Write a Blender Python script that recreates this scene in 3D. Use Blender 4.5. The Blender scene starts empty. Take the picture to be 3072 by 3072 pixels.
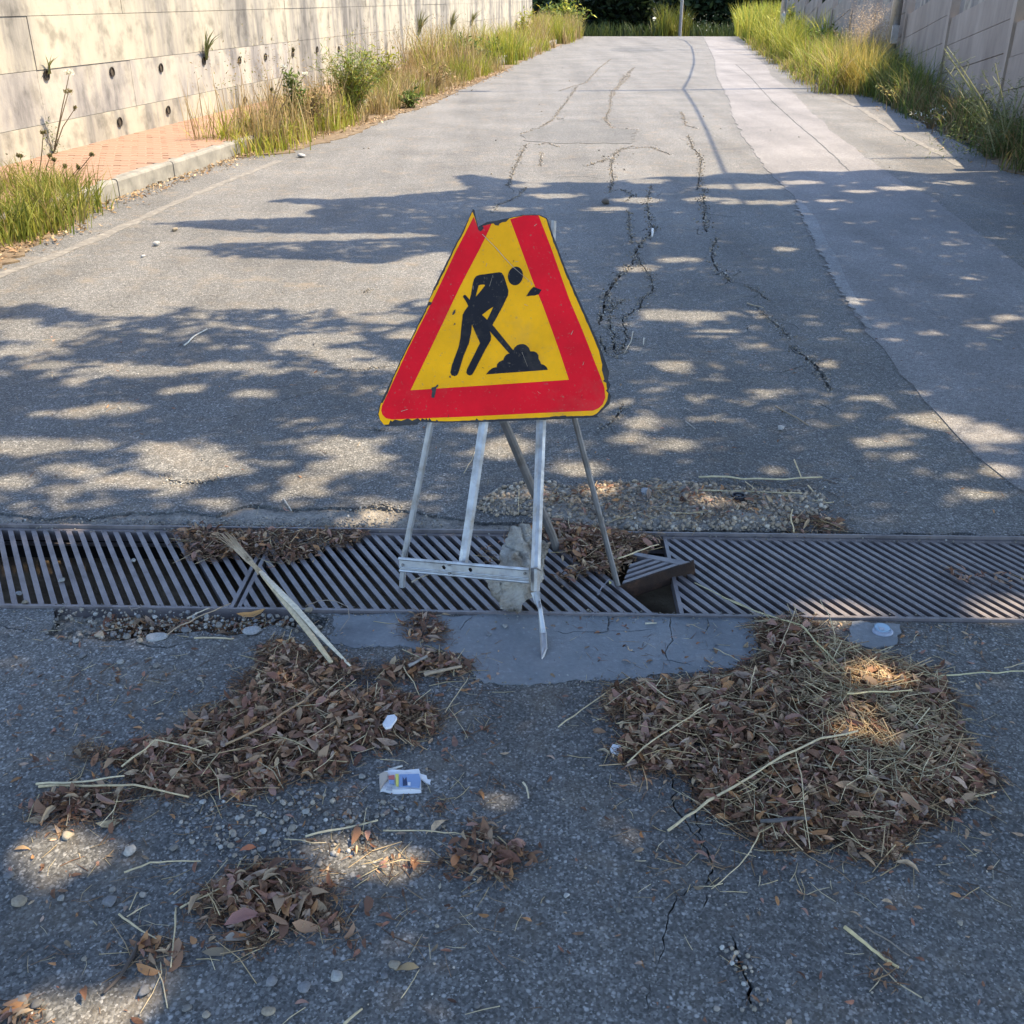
import bpy, math, numpy as np
from mathutils import Vector, Matrix
from mathutils.geometry import delaunay_2d_cdt, tessellate_polygon

# ---------------------------------------------------------------- camera, sky, sun, exposure
SC = bpy.context.scene
COL = SC.collection
rng = np.random.default_rng(7)
H = 1.5                                   # eye height
F = 3072.0                                # focal length in photo pixels (lens 36 on a 36 mm sensor)
TH = math.atan(1544 / F)                  # downward pitch
cT, sT = math.cos(TH), math.sin(TH)
cam_d = bpy.data.cameras.new('camera'); cam = bpy.data.objects.new('camera', cam_d); COL.objects.link(cam)
cam.location = (0, 0, H); cam.rotation_euler = (math.pi / 2 - TH, 0, 0)
cam_d.lens = 36; cam_d.sensor_width = 36; cam_d.clip_start = 0.05; cam_d.clip_end = 800
SC.camera = cam

SUN_EL = math.radians(54); SUN_H = Vector((0.99, 0.13, 0)).normalized()
SUNV = Vector((SUN_H.x * math.cos(SUN_EL), SUN_H.y * math.cos(SUN_EL), math.sin(SUN_EL)))
W = bpy.data.worlds.new('World'); SC.world = W; W.use_nodes = True
wn = W.node_tree; wbg = wn.nodes['Background']
sky = wn.nodes.new('ShaderNodeTexSky'); sky.sky_type = 'NISHITA'; sky.sun_disc = False
sky.ozone_density = 2.5; sky.sun_elevation = SUN_EL; sky.sun_rotation = math.atan2(SUN_H.x, SUN_H.y)
wn.links.new(sky.outputs[0], wbg.inputs[0]); wbg.inputs[1].default_value = 0.15
sun_d = bpy.data.lights.new('sun', 'SUN'); sun = bpy.data.objects.new('sun', sun_d); COL.objects.link(sun)
sun_d.energy = 3.7; sun_d.angle = math.radians(0.5); sun_d.color = (1.0, 0.82, 0.56)
sun.rotation_euler = (-SUNV).to_track_quat('-Z', 'Y').to_euler(); sun.location = (12, 4, 14)
SC.view_settings.view_transform = 'Standard'; SC.view_settings.look = 'None'
SC.view_settings.gamma = 1; SC.view_settings.use_curve_mapping = False
SC.view_settings.exposure = 2.0

# ---------------------------------------------------------------- measuring helpers (photo pixel -> metres)
def ray(px, py):
    u = (px - 1536) / F; v = -(py - 1536) / F
    return u, cT + v * sT, -sT + v * cT
def G(px, py, z=0.0):                     # point of the ground (height z) seen at that pixel
    dx, dy, dz = ray(px, py); t = (z - H) / dz
    return (dx * t, dy * t)
def PL(px, py, y0, m=0.0, k=0.0):         # point of the upright plane y = y0 + m z + k x
    dx, dy, dz = ray(px, py); t = (y0 + H * m) / (dy - m * dz - k * dx)
    return Vector((dx * t, dy * t, H + dz * t))
def project(x, y, z=0.0):
    d = y * cT - (z - H) * sT; u = y * sT + (z - H) * cT
    return 1536 + x / d * F, 1536 - u / d * F
def cr(pts, ox, oy, s): return [(ox + a / s, oy + b / s) for a, b in pts]
def gw(pts, z=0.0): return [G(a, b, z) for a, b in pts]

# ---------------------------------------------------------------- object helpers
def tag(o, label=None, cat=None, group=None, kind=None):
    if label: o['label'] = label
    if cat: o['category'] = cat
    if group: o['group'] = group
    if kind: o['kind'] = kind
    return o
def link(name, me, mat=None, parent=None):
    o = bpy.data.objects.new(name, me); COL.objects.link(o)
    if mat is not None and me is not None and not me.materials: me.materials.append(mat)
    if parent is not None: o.parent = parent
    return o
def thing(name, label, cat, group=None, loc=(0, 0, 0)):
    o = bpy.data.objects.new(name, None); COL.objects.link(o); o.location = loc
    o.empty_display_size = 0.1
    return tag(o, label, cat, group)
def pyd(name, V, Fc, smooth=False):
    me = bpy.data.meshes.new(name); me.from_pydata([tuple(v) for v in V], [], [tuple(f) for f in Fc]); me.update()
    if smooth: me.polygons.foreach_set('use_smooth', [True] * len(me.polygons))
    return me
def fast(name, V, T, C=None, smooth=False):
    V = np.asarray(V, np.float32); T = np.asarray(T, np.int32)
    me = bpy.data.meshes.new(name); me.vertices.add(len(V)); me.vertices.foreach_set('co', V.ravel())
    me.loops.add(T.size); me.loops.foreach_set('vertex_index', T.ravel())
    me.polygons.add(len(T)); me.polygons.foreach_set('loop_start', np.arange(0, T.size, 3, dtype=np.int32))
    me.update(calc_edges=True)
    if smooth: me.polygons.foreach_set('use_smooth', np.ones(len(T), bool))
    if C is not None:
        a = me.color_attributes.new('Col', 'FLOAT_COLOR', 'POINT')
        C4 = np.ones((len(V), 4), np.float32); C4[:, :3] = C; a.data.foreach_set('color', C4.ravel())
    return me
class MB:                                  # collects boxes, tubes, prisms into one mesh
    def __init__(s): s.V = []; s.F = []
    def add(s, V, Fc):
        n = len(s.V); s.V += [tuple(v) for v in V]; s.F += [tuple(i + n for i in f) for f in Fc]; return s
    def box(s, c, d, R=None):
        V = [Vector(((i & 1) - .5, ((i >> 1) & 1) - .5, ((i >> 2) & 1) - .5)) for i in range(8)]
        V = [Vector((v.x * d[0], v.y * d[1], v.z * d[2])) for v in V]
        if R is not None: V = [R @ v for v in V]
        c = Vector(c)
        return s.add([v + c for v in V], [(0, 2, 3, 1), (4, 5, 7, 6), (0, 1, 5, 4), (2, 6, 7, 3), (0, 4, 6, 2), (1, 3, 7, 5)])
    def tube(s, pts, rad, n=6, flat=1.0, side=None, cap=True):
        pts = [Vector(p) for p in pts]; rad = rad if hasattr(rad, '__len__') else [rad] * len(pts)
        V = []; Fc = []
        for i, p in enumerate(pts):
            d = (pts[min(i + 1, len(pts) - 1)] - pts[max(i - 1, 0)]).normalized()
            a = Vector(side) if side is not None else (Vector((0, 0, 1)) if abs(d.z) < .9 else Vector((1, 0, 0)))
            b = d.cross(a).normalized(); a = b.cross(d).normalized()
            for j in range(n):
                w = 2 * math.pi * (j + .5) / n
                V.append(p + (a * math.cos(w) * flat + b * math.sin(w)) * rad[i])
        for i in range(len(pts) - 1):
            for j in range(n):
                Fc.append((i * n + j, i * n + (j + 1) % n, (i + 1) * n + (j + 1) % n, (i + 1) * n + j))
        if cap: Fc += [tuple(range(n))[::-1], tuple(range((len(pts) - 1) * n, len(pts) * n))]
        return s.add(V, Fc)
    def prism(s, P, z0, z1, tap=0.0, dirn=(1, 0)):               # flat polygon (xy) standing from z0 to z1
        n = len(P); mx = sum(p[0] * dirn[0] + p[1] * dirn[1] for p in P) / n; V = [(p[0] + dirn[0] * (mx - p[0] * dirn[0] - p[1] * dirn[1]) * tap, p[1] + dirn[1] * (mx - p[0] * dirn[0] - p[1] * dirn[1]) * tap, z0) for p in P] + [(p[0], p[1], z1) for p in P]
        Fc = [tuple(range(n))[::-1], tuple(range(n, 2 * n))] + [(i, (i + 1) % n, n + (i + 1) % n, n + i) for i in range(n)]
        return s.add(V, Fc)
    def build(s, name, mat, parent=None, smooth=False):
        return link(name, pyd(name, s.V, s.F, smooth), mat, parent)

def inpoly(P, poly):
    P = np.asarray(P, float); poly = np.asarray(poly, float); x, y = P[:, 0], P[:, 1]
    r = np.zeros(len(P), bool); a = poly; b = np.roll(poly, -1, 0)
    for (x0, y0), (x1, y1) in zip(a, b):
        if y0 == y1: continue
        c = ((y0 > y) != (y1 > y)) & (x < (x1 - x0) * (y - y0) / (y1 - y0) + x0); r ^= c
    return r
def edgedist(P, poly):
    P = np.asarray(P, float); poly = np.asarray(poly, float); d = np.full(len(P), 1e9)
    for a, b in zip(poly, np.roll(poly, -1, 0)):
        ab = b - a; L = max((ab ** 2).sum(), 1e-12)
        t = np.clip(((P - a) @ ab) / L, 0, 1); q = a + t[:, None] * ab
        d = np.minimum(d, np.hypot(*(P - q).T))
    return d
def sample_in(poly, n, r=None):
    r = r or rng; poly = np.asarray(poly); lo = poly.min(0); hi = poly.max(0); out = np.zeros((0, 2))
    while len(out) < n:
        p = lo + r.random((n * 3 + 50, 2)) * (hi - lo); out = np.vstack([out, p[inpoly(p, poly)]])
    return out[:n]
def rough(poly, step, amp, r=None, closed=True):   # subdivide a polyline and shake it
    r = r or rng; out = []; n = len(poly)
    for i in range(n if closed else n - 1):
        a = np.array(poly[i], float); b = np.array(poly[(i + 1) % n], float); L = np.hypot(*(b - a)); k = max(1, int(L / step))
        nv = np.array([-(b - a)[1], (b - a)[0]]) / max(L, 1e-9)
        for j in range(k):
            out.append(a + (b - a) * j / k + (nv * r.normal(0, amp) if j else 0))
    if not closed: out.append(np.array(poly[-1], float))
    return [tuple(p) for p in out]
def ribbon(pts, w, step, amp, r=None, taper=True):  # ragged long thin outline round a polyline (a crack)
    r = r or rng; p = np.array(rough(pts, step, amp, r, closed=False)); n = len(p)
    d = np.gradient(p, axis=0); d /= np.maximum(np.hypot(*d.T), 1e-9)[:, None]; nv = np.stack([-d[:, 1], d[:, 0]], 1)
    ww = w * (.45 + .75 * r.random(n)) / 2
    if taper: ww = ww * np.clip(np.minimum(np.arange(n), np.arange(n)[::-1]) / 3 + .12, .12, 1)
    return [tuple(a) for a in p + nv * ww[:, None]] + [tuple(a) for a in (p - nv * ww[:, None])[::-1]]
def zg(y): return 0.0 if y < 46 else -0.003 * (y - 46) ** 2 if y < 75 else -0.003 * 29 ** 2 - .174 * (y - 75)
def sheet(name, outer, holes, z, thick, mat, parent=None, extra=None, kind='structure'):
    vs = []; es = []
    def loop(P):
        n = len(vs); k = len(P); vs.extend(Vector((float(a), float(b))) for a, b in P); es.extend((n + i, n + (i + 1) % k) for i in range(k))
    loop(outer)
    for h in holes: loop(h)
    if extra is not None: vs.extend(Vector((float(a), float(b))) for a, b in extra)
    r = delaunay_2d_cdt(vs, es, [], 0, 1e-6)
    V = np.array([(v.x, v.y) for v in r[0]]); T = np.array([f for f in r[2]])
    c = V[T].mean(1); keep = inpoly(c, outer)
    for h in holes:
        h = np.asarray(h); bb = (c >= h.min(0)).all(1) & (c <= h.max(0)).all(1) & keep
        ix = np.nonzero(bb)[0]; keep[ix[inpoly(c[ix], h)]] = False
    T = T[keep]
    a = V[T]; ar = (a[:, 1, 0] - a[:, 0, 0]) * (a[:, 2, 1] - a[:, 0, 1]) - (a[:, 1, 1] - a[:, 0, 1]) * (a[:, 2, 0] - a[:, 0, 0])
    T[ar < 0] = T[ar < 0][:, ::-1]
    Z = np.array([z + zg(p[1]) for p in V]); V3 = [(p[0], p[1], q) for p, q in zip(V, Z)]; Fc = [tuple(t) for t in T]
    E = {}
    for t in T:
        for i in range(3): E[(t[i], t[(i + 1) % 3])] = 1
    low = {}
    for (i, j) in list(E):
        if (j, i) in E: continue
        for q in (i, j):
            if q not in low: low[q] = len(V3); V3.append((V[q][0], V[q][1], Z[q] - thick))
        Fc.append((i, low[i], low[j], j))
    used = sorted({i for f in Fc for i in f}); mp = {u: n for n, u in enumerate(used)}
    o = link(name, pyd(name, [V3[u] for u in used], [[mp[i] for i in f] for f in Fc]), mat, parent)
    return tag(o, kind=kind)
def rotmats(yaw, pitch, roll):
    cy, sy, cp, sp, cr_, sr = np.cos(yaw), np.sin(yaw), np.cos(pitch), np.sin(pitch), np.cos(roll), np.sin(roll)
    Rz = np.zeros((len(yaw), 3, 3)); Rz[:, 0, 0] = cy; Rz[:, 0, 1] = -sy; Rz[:, 1, 0] = sy; Rz[:, 1, 1] = cy; Rz[:, 2, 2] = 1
    Ry = np.zeros_like(Rz); Ry[:, 0, 0] = cp; Ry[:, 0, 2] = sp; Ry[:, 2, 0] = -sp; Ry[:, 2, 2] = cp; Ry[:, 1, 1] = 1
    Rx = np.zeros_like(Rz); Rx[:, 0, 0] = 1; Rx[:, 1, 1] = cr_; Rx[:, 1, 2] = -sr; Rx[:, 2, 1] = sr; Rx[:, 2, 2] = cr_
    return Rz @ Ry @ Rx
def inst(bV, bT, R, T, S):
    n = len(T); V = np.einsum('nij,vj->nvi', R, bV) * np.asarray(S)[:, None, None] + T[:, None, :]
    Tt = bT[None] + (np.arange(n) * len(bV))[:, None, None]
    return V.reshape(-1, 3), Tt.reshape(-1, 3)
class Bag:
    def __init__(s): s.V = []; s.T = []; s.C = []; s.n = 0
    def add(s, V, T, C):
        s.V.append(V); s.T.append(T + s.n); s.C.append(C); s.n += len(V)
    def build(s, name, mat, parent=None, smooth=False):
        if not s.V: return None
        return link(name, fast(name, np.vstack(s.V), np.vstack(s.T), np.vstack(s.C), smooth), mat, parent)

# ---------------------------------------------------------------- materials
def new_mat(name, rough_=.8):
    m = bpy.data.materials.new(name); m.use_nodes = True; nt = m.node_tree
    b = nt.nodes['Principled BSDF']; b.inputs['Roughness'].default_value = rough_
    b.inputs['Specular IOR Level'].default_value = .3
    return m, nt, b
def nd(nt, t, **kw):
    n = nt.nodes.new(t)
    for k, v in kw.items():
        if k.startswith('i_'):
            kk = k[2:]; kk = int(kk) if kk.isdigit() else kk
            if hasattr(v, 'is_output') or isinstance(v, bpy.types.NodeSocket): nt.links.new(v, n.inputs[kk])
            else: n.inputs[kk].default_value = v
        else: setattr(n, k, v)
    return n
def mixc(nt, fac, a, b, blend='MIX'):
    n = nt.nodes.new('ShaderNodeMix'); n.data_type = 'RGBA'; n.blend_type = blend
    for s, v in ((n.inputs[0], fac), (n.inputs[6], a), (n.inputs[7], b)):
        if isinstance(v, bpy.types.NodeSocket): nt.links.new(v, s)
        elif isinstance(v, tuple): s.default_value = (*v, 1)
        else: s.default_value = v
    return n.outputs[2]
def ramp(nt, fac, stops, const=False):
    n = nt.nodes.new('ShaderNodeValToRGB'); e = n.color_ramp.elements
    if const: n.color_ramp.interpolation = 'CONSTANT'
    while len(e) < len(stops): e.new(.5)
    for el, (p, c) in zip(e, stops):
        el.position = p; el.color = (*(c if isinstance(c, tuple) else (c, c, c)), 1)
    nt.links.new(fac, n.inputs[0]); return n.outputs[0]
def noise(nt, vec, scale, detail=4, rough_=.6):
    n = nd(nt, 'ShaderNodeTexNoise', i_Scale=scale, i_Detail=detail, i_Roughness=rough_); nt.links.new(vec, n.inputs['Vector']); return n.outputs[0]
def bump(nt, b, h, strength, dist):
    n = nd(nt, 'ShaderNodeBump', i_Strength=strength, i_Distance=dist); nt.links.new(h, n.inputs['Height']); nt.links.new(n.outputs[0], b.inputs['Normal'])
def coords(nt): return nt.nodes.new('ShaderNodeTexCoord').outputs['Object']

def mat_asphalt(name, tint=(1, 1, 1), lev=1.0, stones=.78, cell=105, dust=.55):
    m, nt, b = new_mat(name, .82); co = coords(nt)
    v = nd(nt, 'ShaderNodeTexVoronoi', i_Scale=cell); nt.links.new(co, v.inputs['Vector'])
    v2 = nd(nt, 'ShaderNodeTexVoronoi', i_Scale=cell * 2.3); nt.links.new(co, v2.inputs['Vector'])
    s1 = nd(nt, 'ShaderNodeSeparateColor'); nt.links.new(v.outputs['Color'], s1.inputs[0])
    s2 = nd(nt, 'ShaderNodeSeparateColor'); nt.links.new(v2.outputs['Color'], s2.inputs[0])
    L = lev
    a = ramp(nt, s1.outputs[0], [(0, .045 * L), (.3, .07 * L), (.62, .105 * L), (.82, .15 * L), (.93, .27 * L * stones), (1, .40 * L * stones)])
    c2 = ramp(nt, s2.outputs[1], [(0, .05 * L), (.5, .09 * L), (.85, .14 * L), (1, .32 * L * stones)])
    mask = ramp(nt, v.outputs['Distance'], [(.25, 0.), (.55, 1.)])       # binder and fines round the chippings
    col = mixc(nt, mask, a, c2)
    mp = nd(nt, 'ShaderNodeMapping'); mp.inputs['Scale'].default_value = (1.5, .10, 1); mp.inputs['Rotation'].default_value = (0, 0, .15); nt.links.new(co, mp.inputs[0])
    col = mixc(nt, 1.0, col, ramp(nt, noise(nt, mp.outputs[0], 1.3, 4), [(.3, .80), (.5, 1.), (.7, 1.16)]), 'MULTIPLY')
    n1 = noise(nt, co, 1.1, 5); n2 = noise(nt, co, 7, 5)
    col = mixc(nt, 1.0, col, ramp(nt, noise(nt, co, 34, 6, .75), [(.3, .74), (.5, 1.), (.7, 1.3)]), 'MULTIPLY')
    col = mixc(nt, 1.0, col, ramp(nt, n1, [(.3, .78), (.5, 1.), (.72, 1.22)]), 'MULTIPLY')
    dm = nd(nt, 'ShaderNodeMath', operation='MULTIPLY', i_0=ramp(nt, n2, [(.48, 0.), (.72, dust)]), i_1=ramp(nt, noise(nt, co, 1.9, 3), [(.42, .15), (.65, 1.)]))
    col = mixc(nt, dm.outputs[0], col, (.20, .16, .115))
    col = mixc(nt, 1.0, col, tint, 'MULTIPLY')
    nt.links.new(col, b.inputs['Base Color'])
    h = nd(nt, 'ShaderNodeMath', operation='MULTIPLY_ADD', i_0=v.outputs['Distance'], i_1=-.6, i_2=noise(nt, co, 260, 3))
    bump(nt, b, h.outputs[0], .75, .004)
    return m
def mat_noise(name, stops, scale, rough_=.85, bscale=60, bstr=.4, bdist=.004, detail=6, stretch=None, second=None, spec=.3):
    m, nt, b = new_mat(name, rough_); co = coords(nt); b.inputs['Specular IOR Level'].default_value = spec
    vec = co
    if stretch:
        mp = nd(nt, 'ShaderNodeMapping'); mp.inputs['Scale'].default_value = stretch; nt.links.new(co, mp.inputs[0]); vec = mp.outputs[0]
    col = ramp(nt, noise(nt, vec, scale, detail, .65), stops)
    if second:
        sc2, st2 = second; col = mixc(nt, 1.0, col, ramp(nt, noise(nt, co, sc2, 4), st2), 'MULTIPLY')
    nt.links.new(col, b.inputs['Base Color'])
    if bstr: bump(nt, b, noise(nt, co, bscale, 5, .7), bstr, bdist)
    return m
def mat_attr(name, rough_=.7, transl=0.0, var=.25, vscale=90, spec=.25):
    m, nt, b = new_mat(name, rough_); b.inputs['Specular IOR Level'].default_value = spec
    at = nd(nt, 'ShaderNodeAttribute', attribute_name='Col'); co = coords(nt)
    col = mixc(nt, 1.0, at.outputs[0], ramp(nt, noise(nt, co, vscale, 3), [(.3, 1 - var), (.7, 1 + var)]), 'MULTIPLY')
    nt.links.new(col, b.inputs['Base Color'])
    if transl:
        t = nd(nt, 'ShaderNodeBsdfTranslucent'); nt.links.new(col, t.inputs[0]); mx = nd(nt, 'ShaderNodeMixShader', i_0=transl)
        nt.links.new(b.outputs[0], mx.inputs[1]); nt.links.new(t.outputs[0], mx.inputs[2])
        nt.links.new(mx.outputs[0], nt.nodes['Material Output'].inputs[0])
    return m
M = {}
M['asphalt'] = mat_asphalt('asphalt', (1.01, 1.0, .97), 1.04)
M['patch'] = mat_asphalt('fresh_asphalt', (1.02, .985, .99), 1.55, .5, 150, .1)
M['patchedge'] = mat_asphalt('pale_bitumen_band', (1, 1, 1.02), 1.9, .35, 190, .05)
M['darkpatch'] = mat_asphalt('dark_asphalt', (1, 1, .98), .93, .7, 130, .3)
M['apron'] = mat_noise('smooth_apron', [(.3, (.095, .105, .117)), (.47, (.155, .170, .184)), (.6, (.19, .198, .205)), (.75, (.23, .215, .195))], 3.2, .65, 160, .5, .003, second=(75, [(.3, .85), (.6, 1.0), (.74, 1.35)]))
M['base'] = mat_noise('crumbled_base', [(.3, (.035, .031, .027)), (.6, (.09, .077, .064)), (.8, (.16, .135, .11))], 14, .95, 90, .9, .01)
M['rim'] = mat_noise('worn_concrete', [(.3, (.14, .13, .12)), (.5, (.25, .232, .205)), (.7, (.36, .325, .275))], 9, .9, 70, .9, .01, second=(140, [(.35, .7), (.65, 1.25)]))
M['pit'] = mat_noise('shade_darkened_concrete', [(.3, (.012, .011, .010)), (.7, (.032, .028, .024))], 8, .95)  # concrete colour darkened so the gaps under the bars read as deep shade
M['dirt'] = mat_noise('verge_dirt', [(.3, (.07, .05, .032)), (.5, (.13, .095, .06)), (.7, (.19, .15, .10))], 9, .95, 60, .8, .012)
M['wall'] = mat_noise('stained_concrete', [(.35, (.10, .096, .092)), (.45, (.185, .175, .157)), (.54, (.265, .245, .202)), (.75, (.325, .30, .24))], 1.3, .9, 35, .35, .006, stretch=(1.5, 1.5, .22), second=(4.5, [(.32, .60), (.5, 1.0), (.7, 1.07)]))
M['wall2'] = mat_noise('grey_stained_concrete', [(.33, (.12, .115, .115)), (.44, (.205, .195, .185)), (.54, (.27, .252, .22)), (.72, (.34, .315, .255))], 1.7, .9, 35, .4, .006, stretch=(1.4, 1.4, .45), second=(5, [(.32, .7), (.5, 1.0), (.7, 1.05)]))
M['wallr'] = mat_noise('grey_precast', [(.3, (.19, .153, .125)), (.55, (.27, .222, .183)), (.75, (.34, .29, .24))], 1.6, .9, 40, .3, .005, stretch=(1.2, 1.2, .5))
M['sandbed'] = mat_noise('sand_bed', [(.3, (.14, .09, .062)), (.7, (.21, .14, .10))], 9, .95)
M['kerb'] = mat_noise('kerb_concrete', [(.3, (.11, .108, .098)), (.55, (.19, .182, .16)), (.75, (.25, .24, .21))], 6, .9, 60, .4, .004)
M['holeshade'] = mat_noise('weep_hole_shade', [(.3, (.025, .02, .016)), (.7, (.07, .056, .042))], 30, .95)  # dark colour stands in for the shade inside weep holes
M['iron'] = mat_noise('cast_iron', [(.3, (.070, .060, .060)), (.48, (.125, .110, .113)), (.62, (.165, .143, .140)), (.74, (.13, .08, .055))], 13, .5, 220, .25, .0015, spec=.55)
M['rust'] = mat_noise('rusty_iron', [(.3, (.05, .028, .018)), (.55, (.10, .05, .03)), (.75, (.17, .085, .045))], 22, .8, 160, .5, .002)
M['darkrust'] = mat_noise('dark_rust', [(.3, (.016, .010, .008)), (.55, (.035, .019, .012)), (.75, (.075, .036, .02))], 22, .85, 160, .6, .002)
def mat_metal(name, col, rough_, dirt=(.22, .19, .15)):
    m, nt, b = new_mat(name, rough_); co = coords(nt); b.inputs['Metallic'].default_value = .85
    c = mixc(nt, ramp(nt, noise(nt, co, 18, 6), [(.48, 0.), (.72, .75)]), col, dirt); nt.links.new(c, b.inputs['Base Color'])
    nt.links.new(ramp(nt, noise(nt, co, 40, 4), [(.3, rough_ - .08), (.7, rough_ + .2)]), b.inputs['Roughness'])
    return m
M['zinc'] = mat_metal('galvanised_steel', (.40, .405, .415), .5)
M['zincdark'] = mat_metal('weathered_shaded_steel', (.23, .22, .215), .55, (.13, .11, .09))
M['pole'] = mat_metal('pole_zinc', (.50, .50, .50), .5, (.40, .38, .35))
def mat_paint(name, col, rough_=.42, vary=.17, coat=.0):
    m, nt, b = new_mat(name, rough_); co = coords(nt)
    c = mixc(nt, 1.0, col, ramp(nt, noise(nt, co, 9, 5), [(.3, 1 - vary), (.7, 1 + vary * .5)]), 'MULTIPLY')
    c = mixc(nt, ramp(nt, noise(nt, co, 130, 4), [(.62, 0.), (.74, .55)]), c, (.22, .17, .11))
    c = mixc(nt, ramp(nt, noise(nt, co, 5, 6, .7), [(.54, 0.), (.84, .35)]), c, (.20, .16, .11))
    nt.links.new(c, b.inputs['Base Color']); b.inputs['Specular IOR Level'].default_value = .12
    bump(nt, b, noise(nt, co, 30, 3), .05, .003); return m
M['yellow'] = mat_paint('yellow_film', (.95, .43, .003)); M['red'] = mat_paint('red_film', (.78, .003, .016)); M['black'] = mat_paint('black_film', (.010, .010, .016), .38)
M['steelblack'] = mat_noise('bare_dark_steel', [(.3, (.018, .018, .022)), (.7, (.05, .046, .045))], 30, .6, 120, .3, .001)
M['scratch'] = mat_paint('scratched_metal', (.45, .36, .27), .6)
M['rock'] = mat_noise('limestone', [(.28, (.13, .10, .07)), (.40, (.29, .25, .20)), (.52, (.43, .395, .34)), (.72, (.58, .555, .51))], 15, .95, 75, 1.0, .02, second=(7, [(.32, .70), (.5, 1.05)]))
M['leaf'] = mat_attr('dry_leaf', .62, .12, .3, 120); M['straw'] = mat_attr('straw', .6, 0, .2, 80)
M['grass'] = mat_attr('grass_blade', .55, .38, .12, 14); M['foliage'] = mat_attr('foliage', .55, .30, .2, 9); M['stone'] = mat_attr('pebble', .88, 0, .22, 160)
M['mulch'] = mat_noise('leaf_mulch', [(.3, (.022, .014, .009)), (.55, (.055, .033, .02)), (.75, (.11, .066, .036))], 55, .95, 130, 1, .012)
M['bark'] = mat_noise('bark', [(.3, (.06, .045, .03)), (.7, (.17, .13, .09))], 6, .95, 30, 1, .02, stretch=(3, 3, .5))
M['paver'] = mat_noise('red_paver', [(.3, (.19, .112, .078)), (.5, (.225, .138, .097)), (.7, (.255, .17, .125))], 3, .9, 90, .3, .002)
M['white'] = mat_paint('white_card', (.62, .63, .66), .6, .1); M['blue'] = mat_paint('blue_print', (.20, .29, .47), .55); M['tan'] = mat_paint('dirty_card', (.42, .36, .30), .7)
M['grey'] = mat_paint('grey_print', (.33, .36, .42), .6); M['palered'] = mat_paint('red_print', (.42, .13, .11), .6); M['lemon'] = mat_paint('yellow_print', (.60, .55, .14), .6)
M['navy'] = mat_paint('navy_print', (.03, .05, .11), .5); M['paleblue'] = mat_paint('pale_blue_enamel', (.30, .42, .52), .35); M['plastic'] = mat_paint('black_plastic', (.012, .013, .02), .35)
M['lampglass'] = mat_paint('lamp_glass', (.6, .6, .58), .2)
def mat_worn_line():
    m, nt, b = new_mat('worn_road_paint', .8); co = coords(nt)
    f = ramp(nt, noise(nt, co, 16, 8, .75), [(.46, 0.), (.62, .8)])
    nt.links.new(mixc(nt, f, (.125, .118, .107), (.235, .22, .195)), b.inputs['Base Color']); bump(nt, b, noise(nt, co, 200, 3), .5, .003); return m
M['line'] = mat_worn_line()

# ---------------------------------------------------------------- setting: layout lines
def kerbx(y): return -3.40 + .155 * (y - 8.04)
def wallx(y): return -4.568 + .149 * (y - 9.548)
def rwallx(y): return 6.10 + .147 * (y - 13.75)
def redge(y): return rwallx(y) - .75
DS = -0.027                                # slope of the drain line
def drain(s, v, z=0): n = math.hypot(1, DS); return ((s - v * DS) / n, 2.60 + (s * DS + v) / n, z)
DW = .232

# ---- ground
link('ground', pyd('ground', [(x, y, -.10 + zg(y)) for y in (-60, 20, 46, 52, 58, 64, 70, 76, 100, 240) for x in (-220, -30, 30, 220)],
     [(r * 4 + c, r * 4 + c + 1, r * 4 + c + 5, r * 4 + c + 4) for r in range(9) for c in range(3)]), M['dirt'])['kind'] = 'structure'

# ---- cracks
cr_defs = []                               # (pixel polyline, width in m)
def crk(pts, w): cr_defs.append((pts, w))
A = lambda p: cr(p, 1800, 500, 1.519)
crk(A([(215, 160), (225, 240), (250, 290), (190, 345), (160, 395), (150, 440), (95, 490), (55, 540), (30, 570), (20, 640), (-5, 740)]), .030)
crk(A([(130, 200), (135, 300), (150, 350)]), .018); crk(A([(160, 400), (185, 440), (215, 480), (235, 515), (243, 570), (190, 605), (185, 640), (100, 690), (120, 780), (105, 830), (70, 870), (30, 850), (10, 810), (0, 770)]), .024)
crk(A([(240, 85), (225, 110), (215, 170)]), .02); crk(A([(100, 105), (150, 130), (115, 160)]), .03)
crk(A([(475, 100), (470, 150), (478, 200), (475, 260), (485, 300)]), .035); crk(A([(535, 320), (512, 370), (515, 430), (535, 470), (560, 490), (600, 530)]), .028)
crk(A([(520, 492), (560, 486), (585, 500)]), .035); crk(A([(660, 540), (720, 570), (765, 610)]), .016); crk(A([(680, 620), (740, 665), (790, 710), (830, 745), (870, 790)]), .018)
crk(A([(860, 810), (930, 860), (990, 910), (1020, 960), (1045, 1020)]), .022); crk(A([(105, 1080), (90, 1120), (50, 1165), (0, 1200)]), .012)
crk(A([(930, 1060), (1000, 1080), (1060, 1115)]), .008); crk(A([(1790, 385), (1810, 380), (1815, 392), (1830, 400)]), .012); crk(A([(1090, 255), (1640, 262), (1932, 270)][:1] + [(1100, 1520), (1640, 1545)]), .001)
A = lambda p: cr(p, 900, 0, 1.486)
crk(A([(1235, 385), (1190, 450), (1150, 500), (1130, 530), (1070, 570), (980, 600)]), .024); crk(A([(1010, 640), (990, 680), (965, 730)]), .03)
crk(A([(1390, 400), (1380, 490), (1360, 530), (1390, 570), (1510, 580)]), .024); crk(A([(1490, 650), (1430, 665), (1400, 690)]), .03); crk(A([(1075, 680), (1070, 740)]), .02)
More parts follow.
